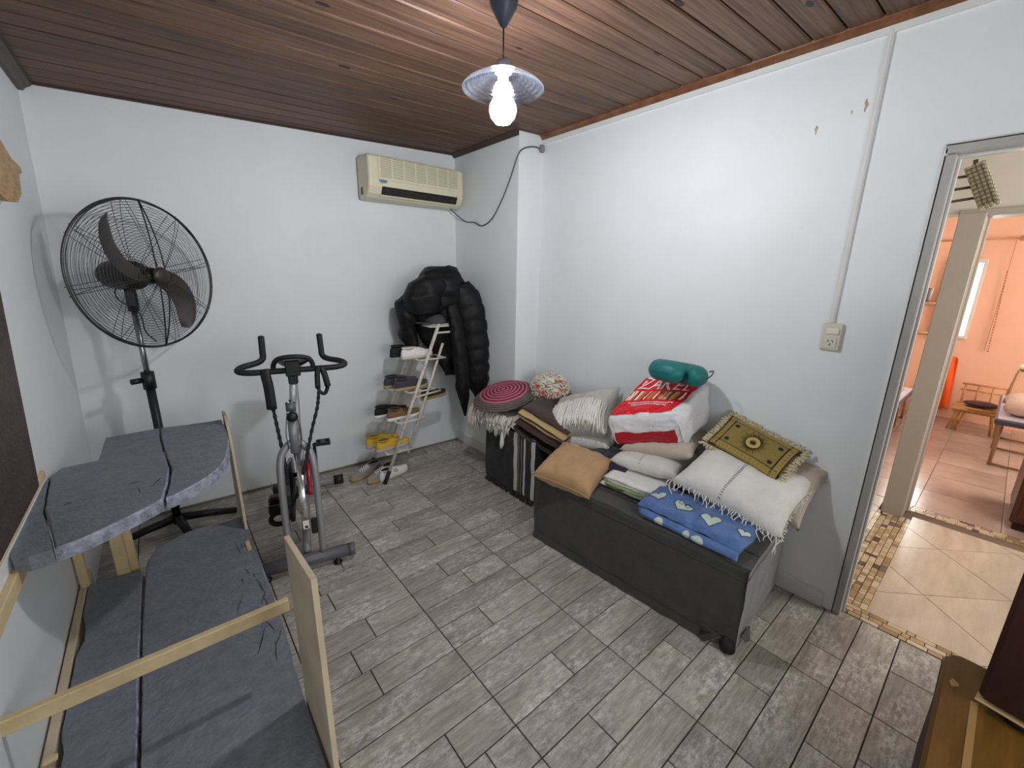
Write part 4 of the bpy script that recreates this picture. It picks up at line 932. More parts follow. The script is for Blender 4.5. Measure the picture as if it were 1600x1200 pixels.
# big white throw pillow with fringe along the front
f = pillow(.53,.42,.15, seed=8, nz=.012); M = frame((2.115,.715,.615), (.02,-1,-.15), (1,.06,.36))
M_tw = cloth('white_weave', (222,220,214), bs=260)
tp_ = tag(pmesh('fringed_pillow', f, M, M_tw), 'large white woven pillow with knotted fringe and dotted seam behind the blue blanket', 'pillow')
mb = MB()
for k in range(24):
    v = -.97+.066*k
    for du in (-.012,.012): mb.ell(M @ f(-.06+du+.03*v, v, 1, .001), (.0032,.0028,.0022), 6)
mb.build('stitching', mat('stitch_dark', (40,38,40), .9), tp_)
ST = []
for k in range(46):
    u = -1+2*k/45+rs.uniform(-.015,.015); p = M @ f(u, -1, 1); l = rs.choice([.02,.03,.05,.08]) if rs.random() < .8 else .10
    P = [p]; d = Vector((rs.uniform(-.6,-.1), rs.uniform(-.4,.4), -.5)); c_ = p.copy()
    for j in range(5):
        c_ = c_ + d.normalized()*l/5; d += Vector((rs.uniform(-.3,.35), rs.uniform(-.5,.5), rs.uniform(-.5,.15)))
        P.append(c_.copy())
    ST.append(P)
for k in range(40):
    v = -1+2*k/39; p = M @ f(1, v, 1); ST.append([p, p+Vector((rs.uniform(-.006,.006), -rs.uniform(.004,.014), -rs.uniform(0,.012)))])
strands('fringe', ST, mat('fringe_white', (224,222,214), .9), tp_, .0026)
# beige pillow behind it against the wall
f = pillow(.42,.34,.14, seed=9); M = frame((2.265,.64,.62), (.06,-1,-.22), (.62,.05,.7))
bp_ = tag(pmesh('beige_pillow', f, M, M_beige), 'beige pillow wedged between the wall and the white fringed pillow', 'pillow')
ST = [[M @ f(1, v, 1), M @ f(1, v, 1)+Vector((.0,-rs.uniform(.008,.03),-rs.uniform(0,.01)))] for v in [rs.uniform(.4,1) for _ in range(14)]]
strands('fringe', ST, mat('fringe_white', (224,222,214), .9), bp_, .002)
# gold sun cushion on top
M_gold = cloth('gold_jacquard', (148,126,60), var=.25, vs=60, bs=300)
f = pillow(.375,.225,.085, seed=10, nz=.006, pinch=.05); M = frame((2.24,.735,.762), (-.02,-.345,-.085), (.145,-.04,.10))
M_sdk = mat('jacquard_black', (36,32,24), .85, var=.2, vscale=80); M_slt = mat('jacquard_pale', (188,164,92), .85)
sc = tag(pmesh('sun_cushion', f, M, M_gold), 'gold and black sun cushion with key-pattern border and cord fringe on top of the pillows', 'cushion')
sf = lambda u, v, off: M @ f(u, v, 1, off)
def strip(mb, u0, v0, u1, v1, wd, off, n=8):
    d = Vector((u1-u0, (v1-v0))); nx, ny = -d.y, d.x; l = math.hypot(nx*.188, ny*.112) or 1; nx, ny = nx/l*wd, ny/l*wd
    V = []
    for i in range(n+1):
        t = i/n; V += [sf(u0+d.x*t+nx, v0+d.y*t+ny, off), sf(u0+d.x*t-nx, v0+d.y*t-ny, off)]
    mb.add(V, [[2*i, 2*i+1, 2*i+3, 2*i+2] for i in range(n)])
mb = MB(); s_ = .78
# dark border band with the gold key running over it
for (a, b) in (((-.97,-.80),(.97,-.80)), ((-.97,.80),(.97,.80)), ((.84,-.97),(.84,.97)), ((-.84,-.97),(-.84,.97))): strip(mb, *a, *b, .021, .0012, 16)
for k in range(36):  # rays
    a = 2*PI*k/36; r0, r1 = .27, (.66 if k % 3 == 0 else .52); ku = .60
    q = [(ku*r0*math.cos(a-.085), r0*1.05*math.sin(a-.085)), (ku*r1*math.cos(a+.03), r1*1.05*math.sin(a+.03)), (ku*r0*math.cos(a+.085), r0*1.05*math.sin(a+.085))]
    mb.add([sf(u, v, .0034) for u, v in q], [[0,1,2]])
decal(mb, sf, [(.065*math.cos(a), .085*math.sin(a)) for a in [k*PI/8 for k in range(16)]], .002, 3)
for cu, cv in ((-.6,-.42),(.6,-.42),(-.6,.42),(.6,.42)): decal(mb, sf, [(cu+.065*math.cos(a), cv+.09*math.sin(a)) for a in [k*PI/8 for k in range(16)]], .0014, 3)
mb.build('sun_print', M_sdk, sc)
mb = MB()
N_ = 17
for side in (-1, 1):
    for k in range(N_):   # greek key units along the long borders
        u0 = -.92+k*1.84/N_; w_ = 1.84/N_; v = side*.80; h_ = .085
        for (a, b, c, d) in ((0,-1,0,1),(0,1,.8,1),(.8,1,.8,-.4),(.8,-.4,.35,-.4),(.35,-.4,.35,.3),(0,-1,1,-1)): strip(mb, u0+a*w_, v+b*h_, u0+c*w_, v+d*h_, .0013, .0026, 2)
    for k in range(8):
        v0 = -.66+k*1.32/8; w_ = 1.32/8; u = side*.84; h_ = .06
        for (a, b, c, d) in ((0,-1,0,1),(0,1,.8,1),(.8,1,.8,-.4),(.8,-.4,.35,-.4),(0,-1,1,-1)): strip(mb, u+b*h_, v0+a*w_, u+d*h_, v0+c*w_, .0013, .0026, 2)
mb.build('key_print', M_slt, sc); mb = MB()
for k in range(24):
    a = 2*PI*k/24; b = a+2*PI/24
    for r_ in (.115,.155): strip(mb, .6*r_*1.6*math.cos(a), r_*1.68*math.sin(a), .6*r_*1.6*math.cos(b), r_*1.68*math.sin(b), .0052, .0040, 1)
mb.build('sun_ring', M_slt, sc)
ST = []
edge = [(u/40*2-1, -1) for u in range(41)] + [(1, v/28*2-1) for v in range(29)] + [(-1, v/28*2-1) for v in range(29)] + [(u/40*2-1, 1) for u in range(41)]
for (u, v) in edge:
    for _ in range(4):
        p = M @ f(u+rs.uniform(-.02,.02), v+rs.uniform(-.02,.02) if abs(v) < 1 else v, 1); d = (M.to_3x3() @ Vector((u if abs(u) == 1 else 0, v if abs(v) == 1 else 0, rs.uniform(-.4,.5)))).normalized()
        side_ = (M.to_3x3() @ Vector((rs.uniform(-1,1), rs.uniform(-1,1), rs.uniform(-.5,.5))))*.35
        e = p+(d+side_)*.026; ST.append([p, p.lerp(e, .5)+Vector((rs.uniform(-.003,.003), 0, .004)), e])
strands('cord_fringe', ST, M_ecru, sc, .0032)
# red and white shopping bag
bg = tag(empty('shopping_bag', (2.15,1.2,.8)), 'puffy white and red plastic shopping bag lying on the pillows under the teal neck pillow', 'bag')
A_, B_, C_, D_ = [Vector(p) for p in ((1.985,1.415,.60),(2.125,1.025,.705),(2.335,.99,.80),(2.335,1.5,.66))]
E_, F_, G_, H_ = [Vector(p) for p in ((1.955,1.485,.765),(2.03,1.06,.905),(2.33,1.01,1.045),(2.29,1.425,1.02))]
def bagp(a, b, c):
    """a across (0 = back-corner end .. 1), b depth, c height"""
    lo = (A_*(1-a)+B_*a)*(1-b)+(D_*(1-a)+C_*a)*b; hi = (E_*(1-a)+F_*a)*(1-b)+(H_*(1-a)+G_*a)*b
    p = lo*(1-c)+hi*c; ctr = Vector((2.17,1.22,.83))
    q = Vector((2*a-1, 2*b-1, 2*c-1)); k = sorted([abs(q.x), abs(q.y), abs(q.z)])
    rnd_ = 1-.10*(k[1]**4)*.9-.05*k[0]**4; return ctr+(p-ctr)*rnd_ + .010*Vector((noise.noise(p*13), noise.noise(p*13+Vector((4,0,0))), noise.noise(p*13+Vector((0,4,0))))) + .004*Vector((noise.noise(p*40), 0, noise.noise(p*40+Vector((0,4,0)))))
M_bagw = mat('bag_plastic', (226,226,228), .35, var=.05, vscale=20, bump=.4, bscale=25); M_bagr = mat('bag_red', (226,14,34), .4, bump=.3, bscale=25); M_bagd = mat('bag_dark_red', (170,18,32), .35)
mb = MB(); n_ = 36
mb.grid(lambda u, v: bagp(u, v, 1), n_, n_); mb.grid(lambda u, v: bagp(u, v, 0), n_, n_); mb.grid(lambda u, v: bagp(u, 0, v), n_, n_); mb.grid(lambda u, v: bagp(u, 1, v), n_, n_); mb.grid(lambda u, v: bagp(0, u, v), n_, n_); mb.grid(lambda u, v: bagp(1, u, v), n_, n_)
BI = Matrix.Translation((-2.15,-1.2,-.8))
def tobag(mb): mb.v = [tuple(BI @ Vector(v)) for v in mb.v]; return mb
tobag(mb).build('film', M_bagw, bg, weld=True)
nrm = lambda f_, u, v: ((f_(u+.01, v)-f_(u-.01, v)).cross(f_(u, v+.01)-f_(u, v-.01))).normalized()
topf = lambda u, v: bagp(u, v, 1); frf = lambda u, v: bagp(u, 0, v)
def onbag(f_, u, v, off):
    n = nrm(f_, u, v); c = f_(u, v)-Vector((2.17,1.22,.83)); 
    return f_(u, v)+(n if n.dot(c) > 0 else -n)*off
def patch(name, f_, u0, u1, v0, v1, ma, off=.004, n=40):
    mb = MB(); mb.grid(lambda u, v: onbag(f_, u, v, off), n, max(2, int(n*(v1-v0)/(u1-u0))+2), u0, u1, v0, v1); return tobag(mb).build(name, ma, bg)
patch('red_panel', topf, .03, .91, .07, .93, M_bagr); patch('lower_red_panel', frf, .10, .93, .06, .50, M_bagd)
cols = [(230,92,40),(240,240,236),(224,150,50),(240,240,236),(228,96,48),(150,20,30),(240,240,236),(236,180,60),(228,92,44),(150,26,30),(240,236,230),(206,40,40),(240,190,60),(226,92,50),(240,240,236),(150,20,30)]
u = .05
for k, c_ in enumerate(cols*2):
    w_ = [.018,.030,.012,.04,.02][k % 5]
    if u+w_ > .86: break
    patch('stripe', topf, u, u+w_, .40, .61, mat('bag_stripe_%d_%d_%d' % c_, c_, .4), .0055, 12); u += w_+.006
# lettering, partly under the neck pillow, and two lines of small print
def lettering(txt, u0, u1, v0, v1, ma, name='lettering'):
    cu = bpy.data.curves.new('t', 'FONT'); cu.body = txt; o = bpy.data.objects.new('t', cu); COL.objects.link(o)
    dg = bpy.context.evaluated_depsgraph_get(); me = bpy.data.meshes.new_from_object(o.evaluated_get(dg)); bpy.data.objects.remove(o)
    bm = bmesh.new(); bm.from_mesh(me); bmesh.ops.triangulate(bm, faces=bm.faces); bmesh.ops.subdivide_edges(bm, edges=[e for e in bm.edges if e.calc_length() > .25], cuts=2, use_grid_fill=True); bm.to_mesh(me); bm.free()
    xs = [v.co.x for v in me.vertices]; ys = [v.co.y for v in me.vertices]; x0, x1, y0, y1 = min(xs), max(xs), min(ys), max(ys)
    mb = MB(); mb.smooth = False
    mb.add([onbag(topf, u0+(u1-u0)*(v.co.x-x0)/(x1-x0), v0+(v1-v0)*(v.co.y-y0)/(y1-y0), .0065) for v in me.vertices], [list(p.vertices) for p in me.polygons])
    bpy.data.meshes.remove(me); return tobag(mb).build(name, ma, bg)
M_prt = mat('white_print', (240,238,236), .45)
lettering('ZAKEL', .10, .84, .66, .92, M_prt)
for row, (ua, ub) in enumerate(((.20,.80),(.27,.74))):
    mb = MB(); u = ua
    while u < ub:
        w_ = rs.choice([.008,.012,.016]); v = .315-row*.055
        mb.grid(lambda a, b: onbag(topf, a, b, .0065), 2, 2, u, u+w_, v, v+.03); u += w_+rs.choice([.004,.004,.012])
    tobag(mb).build('small_print', M_prt, bg)
mb = MB(); u = .28
while u < .8:
    mb.grid(lambda a, b: onbag(frf, a, b, .006), 2, 2, u, u+.012, .2, .225); u += .016
tobag(mb).build('small_print', mat('print_pink', (196,90,96), .5), bg)
MB().tube([BI @ onbag(lambda a, b: bagp(1, a, b), t, .45+.05*math.sin(t*5), .001) for t in [i/14 for i in range(15)]], .0022, 5).build('seam', M_bagw, bg)
prism(MB(), [BI @ p for p in (bagp(1,.0,.62), bagp(1,0,.05)+Vector((-.012,-.012,.0)), bagp(1,.10,-.06)+Vector((0,-.012,0)), bagp(1,.26,.25)+Vector((0,-.012,0)), bagp(1,.2,.6)+Vector((0,-.006,0)))], (-.002,-.003,0)).build('folded_corner', M_bagw, bg)
# teal neck pillow
M_teal = mat('teal_velour', (6,112,110), .5, var=.12, vscale=10)
NC = Vector((2.145,1.135,1.105))
P = []; rr = []
for i in range(33):
    t = i/32; a = math.radians(229+9 + t*(360-18)); P.append(NC+Vector((.085*math.cos(a), .100*math.sin(a), -.010-.016*math.cos(a)))); rr.append((.060+.008*math.cos(2*PI*t)*0)*(.92+.08*math.sin(PI*t))*(1 if .06 < t < .94 else .88 if .02 < t < .98 else .6))
npil = tag(MB().tube(P, rr, 20, sq=1.0).build('neck_pillow', M_teal), 'teal horseshoe neck pillow resting on top of the shopping bag', 'neck pillow')
MB().tube(bez([NC+Vector((.03,-.158,.02)), NC+Vector((.02,-.182,.03)), NC+Vector((.0,-.185,.01)), NC+Vector((.0,-.165,-.01))], 5), .003, 6).build('strap_loop', M_black, npil)
MB().tube([p+Vector((0,0,0))+(p-NC).normalized()*rr[i+3]*1.0 for i, p in enumerate(P[3:-3])], .0022, 5).build('zip_seam', mat('teal_dark', (8,92,92), .6), npil)

# ================================================================== CORNER STACK
# box draped with a black rug that has white stripes
M_rug = cloth('black_rug', (12,12,15), var=.4); M_rugw = cloth('rug_white', (214,210,204)); M_rugg = cloth('rug_grey', (128,124,118))
rg = tag(empty('draped_trunk', (1.86, 2.24, 0)), 'trunk draped with a black woven rug with white stripes in the corner by the column', 'trunk')
RG = Matrix.Translation((-1.86,-2.24,0))
mb = MB()
mb.grid(lambda u, v: RG @ wr_((1.86+.0*v, 2.52-.57*u, .03+.47*v), .008, 11), 57, 14)
for i, fcs in enumerate(mb.f):
    yv = 2.52-.57*((i//14)+.5)/57
    mb.mi[i] = 0 if yv > 2.175 else (1 if 2.14 < yv <= 2.175 or 1.95 < yv <= 1.99 or 2.05 < yv <= 2.066 else 2 if 2.085 < yv <= 2.097 or 2.118 < yv < 2.126 else 0)
mb.build('rug_front', [M_rug, M_rugw, M_rugg], rg)
mb = MB(); mb.box((2.095,2.235,.255), (.42,.56,.49), M=RG, b=.02); mb.build('trunk_body', mat('trunk_dark', (34,34,38), .7), rg)
for ye in (2.525, 1.945):
    mb = MB(); mb.grid(lambda u, v: RG @ wr_(Vector((1.86+.44*u, ye, .03+.47*v)), .006, 11), 8, 8); mb.build('rug_side', M_rug, rg)
ST = []
for k in range(110):
    y_ = 2.50-.55*k/109; p = RG @ Vector((1.855+rs.uniform(-.004,.004), y_, .035)); ST.append([p, p+Vector((-rs.uniform(.0,.015), rs.uniform(-.006,.006), -.02)), p+Vector((-rs.uniform(.005,.03), rs.uniform(-.01,.01), -.033))])
strands('rug_fringe', ST, M_rug, rg, .003)
# folded brown blanket with beige edges
M_brn = cloth('brown_fleece', (66,46,42)); M_bei = cloth('beige_fleece', (190,160,112))
br = tag(empty('brown_blanket'), 'folded dark brown blanket with beige edges on the draped trunk', 'blanket')
br.matrix_world = frame((2.06,1.99,.545), (.30,-1,-.36), (1,.30,.10))
def slabf(z0_, z1_, L_, W_, dx, dy, ma, name, s=0):
    mb = MB()
    for sg in (1,-1):
        def g(u, v):
            e = (max(0, 1-abs(u)**12)*max(0, 1-abs(v)**12))**.4; q = Vector((u*L_, v*W_, s)); return Vector((u*L_/2+dx+.005*noise.noise(q*9), v*W_/2+dy+.005*noise.noise(q*9+Vector((3,0,0))), (z0_+z1_)/2+sg*(z1_-z0_)/2*(.25+.75*e)+.008*noise.noise(q*5)))
        mb.grid(g, 20, 20, -1, 1, -1, 1)
    return mb.build(name, ma, br, weld=True)
slabf(-.085,.065,.40,.42,0,-.004,M_brn,'fold',1); slabf(.062,.080,.39,.40,.0,-.012,M_bei,'edge_fold',2); slabf(.078,.096,.385,.40,.0,-.004,M_brn,'fold',3); slabf(.094,.112,.38,.41,.0,-.014,M_bei,'edge_fold',4); slabf(.108,.140,.37,.36,-.005,.012,M_brn,'fold',5)
# fluffy white wool throw under the round cushion
M_wool = mat('white_wool', (222,216,204), .95, var=.15, vscale=30)
wt = tag(empty('wool_throw', (1.92, 2.47, .62)), 'shaggy white wool throw hanging over the trunk corner under the round cushion', 'throw')
WI = Matrix.Translation((-1.92,-2.47,-.62))
mb = MB()
mb.grid(lambda u, v: WI @ wr_((1.85+.33*v, 2.66-.50*u, .585+.0*u-.10*max(0,(.12-v))*5), .02, 14), 16, 10); mb.build('pelt', M_wool, wt)
ST = []
for k in range(240):
    u = rs.random(); y_ = 2.68-.46*u; x_ = 1.835+rs.uniform(-.02,.04); z_ = .60-rs.random()*.07
    l = (.05+.06*rs.random())*(1.6 if u < .25 else 1)
    P = [(x_, y_, z_), (x_-.018-.01*rs.random(), y_+rs.uniform(-.01,.01), z_-l*.5), (x_-.014-.02*rs.random(), y_+rs.uniform(-.015,.015), z_-l)]
    ST.append([WI @ Vector(p) for p in P])
mb = MB()
for P in ST: mb.tube(P, [.007,.009,.003], 5)
mb.build('locks', M_wool, wt, kind='stuff')
for (y_, z_, l) in ((2.335,.56,.13),(2.265,.55,.20)):
    mb = MB(); mb.tube([WI @ Vector((1.832-.004*k, y_+.004*math.sin(k), z_-l*k/6)) for k in range(7)], [.012,.016,.014,.015,.016,.017,.008], 8)
    mb.build('tassel', mat('tassel_white', (228,226,222), .95, bump=.6, bscale=150), wt)
# round crocheted cushion: concentric rounds
CRC = Vector((1.985,2.45,.695)); CN = Vector((-.25,-.27,.93)).normalized()
cr = tag(empty('round_cushion', CRC), 'round crocheted cushion in burgundy and pink rings with a grey rim', 'cushion')
CM = frame(Vector(), CN.cross(Vector((0,1,0))).normalized()*-1, Vector((0,1,0)))
if (CM.to_3x3() @ Vector((0,0,1))).dot(CN) < 0: CM = frame(Vector(), CN.cross(Vector((0,1,0))).normalized(), Vector((0,1,0)))
M_r1 = mat('yarn_burgundy', (122,26,56), .9, bump=.7, bscale=130); M_r2 = mat('yarn_pink', (206,122,142), .9, bump=.7, bscale=130); M_r3 = mat('yarn_grey', (128,112,106), .9, var=.35, vscale=60, bump=.8, bscale=110)
cz_ = lambda r: .045*(1-(r/.245)**3)
mb = MB(); mb.lathe([(.0,.03),(.15,.028),(.215,.008),(.235,-.018),(.21,-.045),(.10,-.06),(.0,-.06)], 36, M=CM); mb.build('pad', M_r3, cr)
NR = 13
for k in range(NR):
    r = .010+k*.0145; seg = 48
    P = [CM @ Vector(((r+.0012*math.sin(j*PI*2*9/seg+k))*math.cos(2*PI*j/seg), (r+.0012*math.sin(j*2.1+k))*math.sin(2*PI*j/seg), cz_(r)+.001)) for j in range(seg)]
    MB().tube(P, .0082, 6, closed=True).build('crochet_round', M_r1 if k % 2 else M_r2, cr)
for k in range(4):
    r = .198+k*.0145; seg = 48; zz = cz_(min(r,.243))-.004*k-.004
    P = [CM @ Vector((r*math.cos(2*PI*j/seg), r*math.sin(2*PI*j/seg), zz+.003*math.sin(j*2.7+k))) for j in range(seg)]
    MB().tube(P, .0095, 6, closed=True).build('crochet_round', M_r3, cr)
# looped white and coral cushion behind
lc = tag(empty('loop_cushion', (2.20,2.17,.775)), 'shaggy white cushion flecked with coral loops behind the round cushion', 'cushion')
mb = MB(); mb.ell((0,0,0), (.115,.155,.10), 20, M=TR((0,0,0), ry=-.35), nz=.1); mb.build('pad', M_wool, lc)
M_cor = mat('coral_yarn', (206,120,92), .9)
for ma_, n_, sd in ((M_wool, 240, 1), (M_cor, 150, 2)):
    rq = random.Random(sd); mb = MB()
    for k in range(n_):
        th = math.acos(rq.uniform(-.35,1)); a = rq.uniform(0, 2*PI); d = Vector((math.sin(th)*math.cos(a), math.sin(th)*math.sin(a), math.cos(th)))
        if ma_ is M_cor and (d.x > .35 or d.y > .35 or d.z > .8): continue
        p = TR((0,0,0), ry=-.35) @ Vector((d.x*.112, d.y*.152, d.z*.097)); t_ = d.orthogonal().normalized(); t_ = Matrix.Rotation(rq.uniform(0, 6.28), 3, d) @ t_
        mb.tube([p-t_*.012, p-t_*.008+d*.014, p+d*.019, p+t_*.008+d*.014, p+t_*.012], .0045, 5)
    mb.build('loops', ma_, lc, kind='stuff')

# ================================================================== WOODEN FURNITURE AT THE DOOR
M_vw = mat('varnished_wood', (114,80,30), .5, rgb2=(84,56,18), vscale=5, stretch=(.6,5,1), detail=6, spec=.25)
M_vd = mat('dark_wood', (60,32,22), .6, rgb2=(44,22,15), vscale=5, stretch=(1,3,1), detail=6, spec=.25)
ch = tag(empty('wooden_chest', (1.4,-.4,0)), 'low varnished brown wooden chest beside the doorway with a pale worn joint', 'chest')
CI = Matrix.Translation((-1.4,.4,0))
MB().box((1.36,-.43,.185), (1.00,.70,.37), M=CI, b=.01).build('body', M_vd, ch)
mb = MB(); mb.hull([(x, y_, z_) for (x, y_) in ((.86,-.075),(1.84,-.075),(1.865,-.085),(1.88,-.105),(1.88,-.80),(.86,-.80)) for z_ in (.365,.392)] + [(x, y_, .40) for (x, y_) in ((.86,-.083),(1.84,-.083),(1.862,-.092),(1.872,-.108),(1.872,-.80),(.86,-.80))], M=CI); mb.build('lid', M_vw, ch)
MB().box((1.22,-.150,.4005), (.92,.016,.002), M=CI, b=.0005).build('worn_joint', mat('joint_pale', (150,116,66), .5), ch)
prism(MB(), [CI @ Vector((1.72+.016*math.cos(a)*(1+.3*math.sin(3*a)), -.105+.010*math.sin(a), .3995)) for a in [k*PI/8 for k in range(16)]], (0,0,.0012)).build('scuff', mat('scuff_pale', (170,134,84), .7), ch)
cb = tag(empty('dark_cabinet', (1.832,-.53,.432), math.radians(-9)), 'dark brown cabinet standing on black round feet on the wooden chest', 'cabinet')
MB().box((.02,.0,.575), (.52,.70,1.13), b=.012).build('body', M_vd, cb)
bx((.02,0,.003), (.525,.705,.006), b=.002).build('base_edge', mat('edge_worn', (170,140,100), .6), cb)
for x, y_ in ((-.19,.27),(-.19,-.28),(-.02,.27)): MB().lathe([(.03,-.031),(.034,-.024),(.030,-.010),(.022,0)], 18, M=TR((x,y_,0))).build('foot', M_black, cb)

# ================================================================== HALL AND FAR ROOM
# sconce of pale glass beads on three rods
sc_ = tag(empty('wall_sconce', (2.70,.368,2.0)), 'small sconce of pale glass beads on three dark rods inside the doorway', 'lamp')
M_rod = mat('rod_brown', (92,70,52), .5); M_bead = mat('glass_bead', (176,166,136), .25, var=.35, vscale=60)
bx((0,-.012,-.02), (.07,.02,.13), b=.004).build('back_plate', mat('plate_tan', (120,106,88), .6), sc_)
for k in range(3): MB().tube([(.0,-.02,.03-k*.05),(.0,-.13-.012*k,.035-k*.045)], .0055, 8).build('rod', M_rod, sc_)
bx((0,-.165,-.01), (.055,.045,.17), M=TR((0,-.165,-.01), rx=-.42) @ TR((0,.165,.01)), b=.006).build('core', mat('sconce_core', (128,116,92), .5), sc_)
mb = MB(); rq = random.Random(4)
for i in range(4):
    for j in range(11):
        for sx in (-1, 1):
            mb.box((sx*.029, -.021+.014*i, -.085+.017*j), (.012,.012,.014), M=TR((0,-.165,-.01), rx=-.42+rq.uniform(-.02,.02)), b=.003)
        mb.box((-.021+.014*i, -.026, -.085+.017*j), (.013,.012,.014), M=TR((0,-.165,-.01), rx=-.42), b=.003); mb.box((-.021+.014*i, .026, -.085+.017*j), (.013,.012,.014), M=TR((0,-.165,-.01), rx=-.42), b=.003)
mb.build('beads', M_bead, sc_, kind='stuff')
MB().tube([(0,-.13,.07),(0,-.125,.095)], .008, 8).build('finial', M_rod, sc_)
# folding table with pale pillow, plus an added copy for its mirror image
M_cane = mat('table_frame', (178,136,100), .5, var=.15, vscale=20); M_tray = mat('table_edge_slate', (84,84,104), .35)
def folding_table(x, y0, y1, z, label, plabel, s=1):
    t = tag(empty('folding_table', (x, (y0+y1)/2, 0)), label, 'table'); ly = abs(y1-y0)
    bx((0,0,z), (1.25,ly,.05), b=.012).build('table_top', M_tray, t); bx((0,0,z+.027), (1.22,ly-.03,.008), b=.003).build('top_pad', mat('pad_lilac', (196,188,204), .5), t)
    for dx in (-.5,.1,.56):
        for dy in (-1,1):
            MB().tube([(dx, dy*(ly/2-.05), z-.03),(dx+.05, dy*(ly/2-.05), .0)], .014, 8).build('leg', M_cane, t)
        MB().tube([(dx+.05, -(ly/2-.05), .014),(dx+.05, ly/2-.05, .014)], .011, 8).build('stretcher', M_cane, t)
    f = pillow(.55,.36,.16, seed=12); M = TR((x-.25, (y0+y1)/2+s*(ly/2-.20), z+.115))
    tag(pmesh('pink_pillow', f, M, cloth('pillow_pink', (216,182,168))), plabel, 'pillow')
    return t
t1 = folding_table(6.05, -.62, -.055, .44, 'folding table with slate edge and tan legs in the salmon room seen past the door', 'pale pink pillow on the folding table seen past the door frame', 1)
bar = MB(); bar.tube([(.15,.25,.44),(.20,.22,.80)], .016, 8); bar.tube([(.20,.22,.80),(.20,-.22,.80)], .016, 8); bar.tube([(.15,-.25,.44),(.20,-.22,.80)], .016, 8); bar.build('end_frame', M_cane, t1)
bx((6.27,-.31,.83), (.10,.40,.04), b=.015).build('folded_towel', mat('towel_white', (240,240,240), .8)); tag(bpy.data.objects['folded_towel'], 'folded white towel over the raised end frame of the folding table', 'towel')
bt_ = MB().lathe([(.0,0),(.03,0),(.032,.06),(.028,.12),(.014,.14),(.012,.16),(.0,.16)], 14, M=TR((6.10,-.24,.47))).build('bottle', mat('bottle_cream', (220,206,170), .4)); tag(bt_, 'small cream bottle with green cap on the folding table', 'bottle')
MB().lathe([(.0,.16),(.016,.16),(.016,.19),(.0,.19)], 12, M=TR((6.10,-.24,.47))).build('cap', mat('cap_green', (60,150,120), .4), bt_)
t2 = folding_table(6.1, .60, .98, .35, 'stand-in for the mirror image of the folding table in the gap beside the post', 'stand-in for the mirrored pink pillow in the gap beside the post', -1)  # added table and pillow imitate a mirror reflection of the first pair
# shelf on the far wall seen in the gap
sh = tag(empty('wall_shelf', (7.0,.85,1.35)), 'wall shelf with a dark basket glimpsed in the gap beside the post', 'shelf')
bx((.05,0,0), (.28,.5,.03), b=.004).build('board', M_cane, sh); bx((.1,0,-.35), (.16,.44,.03), b=.004).build('board', M_cane, sh)
bk2 = MB().lathe([(.07,0),(.10,.02),(.11,.16),(.10,.16),(.09,.03),(.0,.02)], 16, M=TR((7.0,.80,1.372))).build('basket', mat('basket_dark', (70,52,40), .8, var=.3, vscale=60)); tag(bk2, 'small dark basket on the wall shelf beside the post', 'basket')
# low bamboo chair with a plum cushion
bc = tag(empty('bamboo_chair', (6.86,.06,0)), 'low bamboo chair with plum cushion against the salmon wall', 'chair')
M_bam = mat('bamboo', (214,164,104), .5, rgb2=(180,128,76), vscale=18)
MB().box((0,0,.235), (.40,.42,.05), b=.02).build('seat', M_bam, bc)
MB().tube([(.19*math.cos(a), .205*math.sin(a), .262) for a in [k*PI/10 for k in range(20)]], .014, 8, closed=True).build('seat_rim', M_bam, bc)
for sx in (-1,1):
    for sy in (-1,1):
        for k in range(3): MB().tube([(sx*.17, sy*(.17-.035*k), .22),(sx*.19, sy*(.20-.035*k), .0)], .010, 8).build('leg', M_bam, bc)
for sy in (-1,-.35,.35,1): MB().tube([(.17, sy*.16, .24),(.21, sy*.16, .47)], .009, 8).build('back_post', M_bam, bc)
for z_ in (.40,.47): MB().tube([(.205, -.19, z_),(.205, .19, z_)], .011, 8).build('back_rail', M_bam, bc)
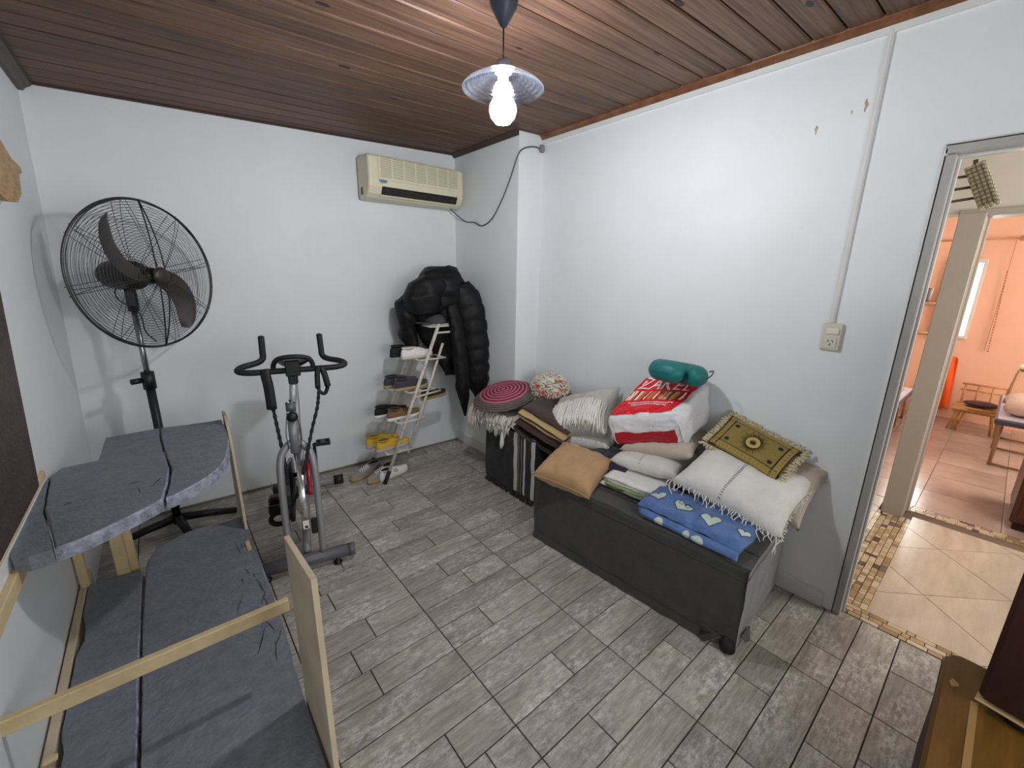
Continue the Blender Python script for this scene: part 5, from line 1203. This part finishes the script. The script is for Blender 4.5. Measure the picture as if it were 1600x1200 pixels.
cu_ = tag(MB().ell((6.84,.06,.30), (.13,.14,.028), 18, nz=.06).build('seat_cushion', mat('plum_cloth', (78,44,56), .9)), 'round plum cushion on the seat of the bamboo chair', 'cushion')
# orange cloth, curtain rod, strings of beads
mb = MB(); mb.grid(lambda u, v: Vector((7.188+.024*math.sin(v*14+u*2)*(1-u*.3), .345+.20*v-.03*u, .72-.62*u+.03*math.sin(v*9))), 16, 20); mb.grid(lambda u, v: Vector((7.196+.024*math.sin(v*14+u*2)*(1-u*.3), .345+.20*v-.03*u, .72-.62*u+.03*math.sin(v*9))), 16, 20)
oc = tag(mb.build('orange_cloth', mat('orange_cloth', (244,98,30), .8)), 'bright orange cloth hanging low on the salmon wall beside the post', 'cloth')
cr_ = tag(MB().tube([(7.17,1.05,2.07),(7.17,.15,2.07)], .010, 8).build('curtain_rod', mat('rod_pink', (200,136,110), .5)), 'thin curtain rod above the bright window of the salmon room', 'curtain rod')
MB().ell((7.17,.135,2.07), (.028,.028,.028), 12).build('finial', mat('finial', (176,124,104), .4), cr_); MB().tube([(7.17,.2,2.07),(7.215,.2,2.07)], .008, 6).build('bracket', M_rod, cr_)
bs_ = MB(); rq = random.Random(8)
for k in range(30):
    z_ = 1.72-.03*k
    bs_.ell((7.19,.17-.004*k*.3,z_), (.008,.008,.010 if k % 5 else .016), 8)
bs_.tube([(7.19,.17,2.06),(7.19,.165,.85)], .0025, 5)
tag(bs_.build('bead_string', mat('bead_salmon', (204,132,104), .5, var=.3, vscale=50)), 'long string of small beads hanging from the curtain rod', 'bead string')
# brown cabinet at the hall end
hc = tag(empty('hall_cabinet', (4.45,-.55,0)), 'tall dark brown cabinet in the salmon room at the edge of the doorway', 'cabinet')
MB().box((0.0,0,.9), (.55,.62,1.7), b=.01).build('body', mat('hall_cabinet_brown', (92,46,32), .4, rgb2=(74,36,26), vscale=5), hc)
bx((-.28,0,.9), (.012,.56,1.6), b=.003).build('door', mat('hall_cabinet_brown', (92,46,32), .4), hc); bx((0,0,.025), (.52,.58,.05), b=.004).build('plinth', M_vd, hc)
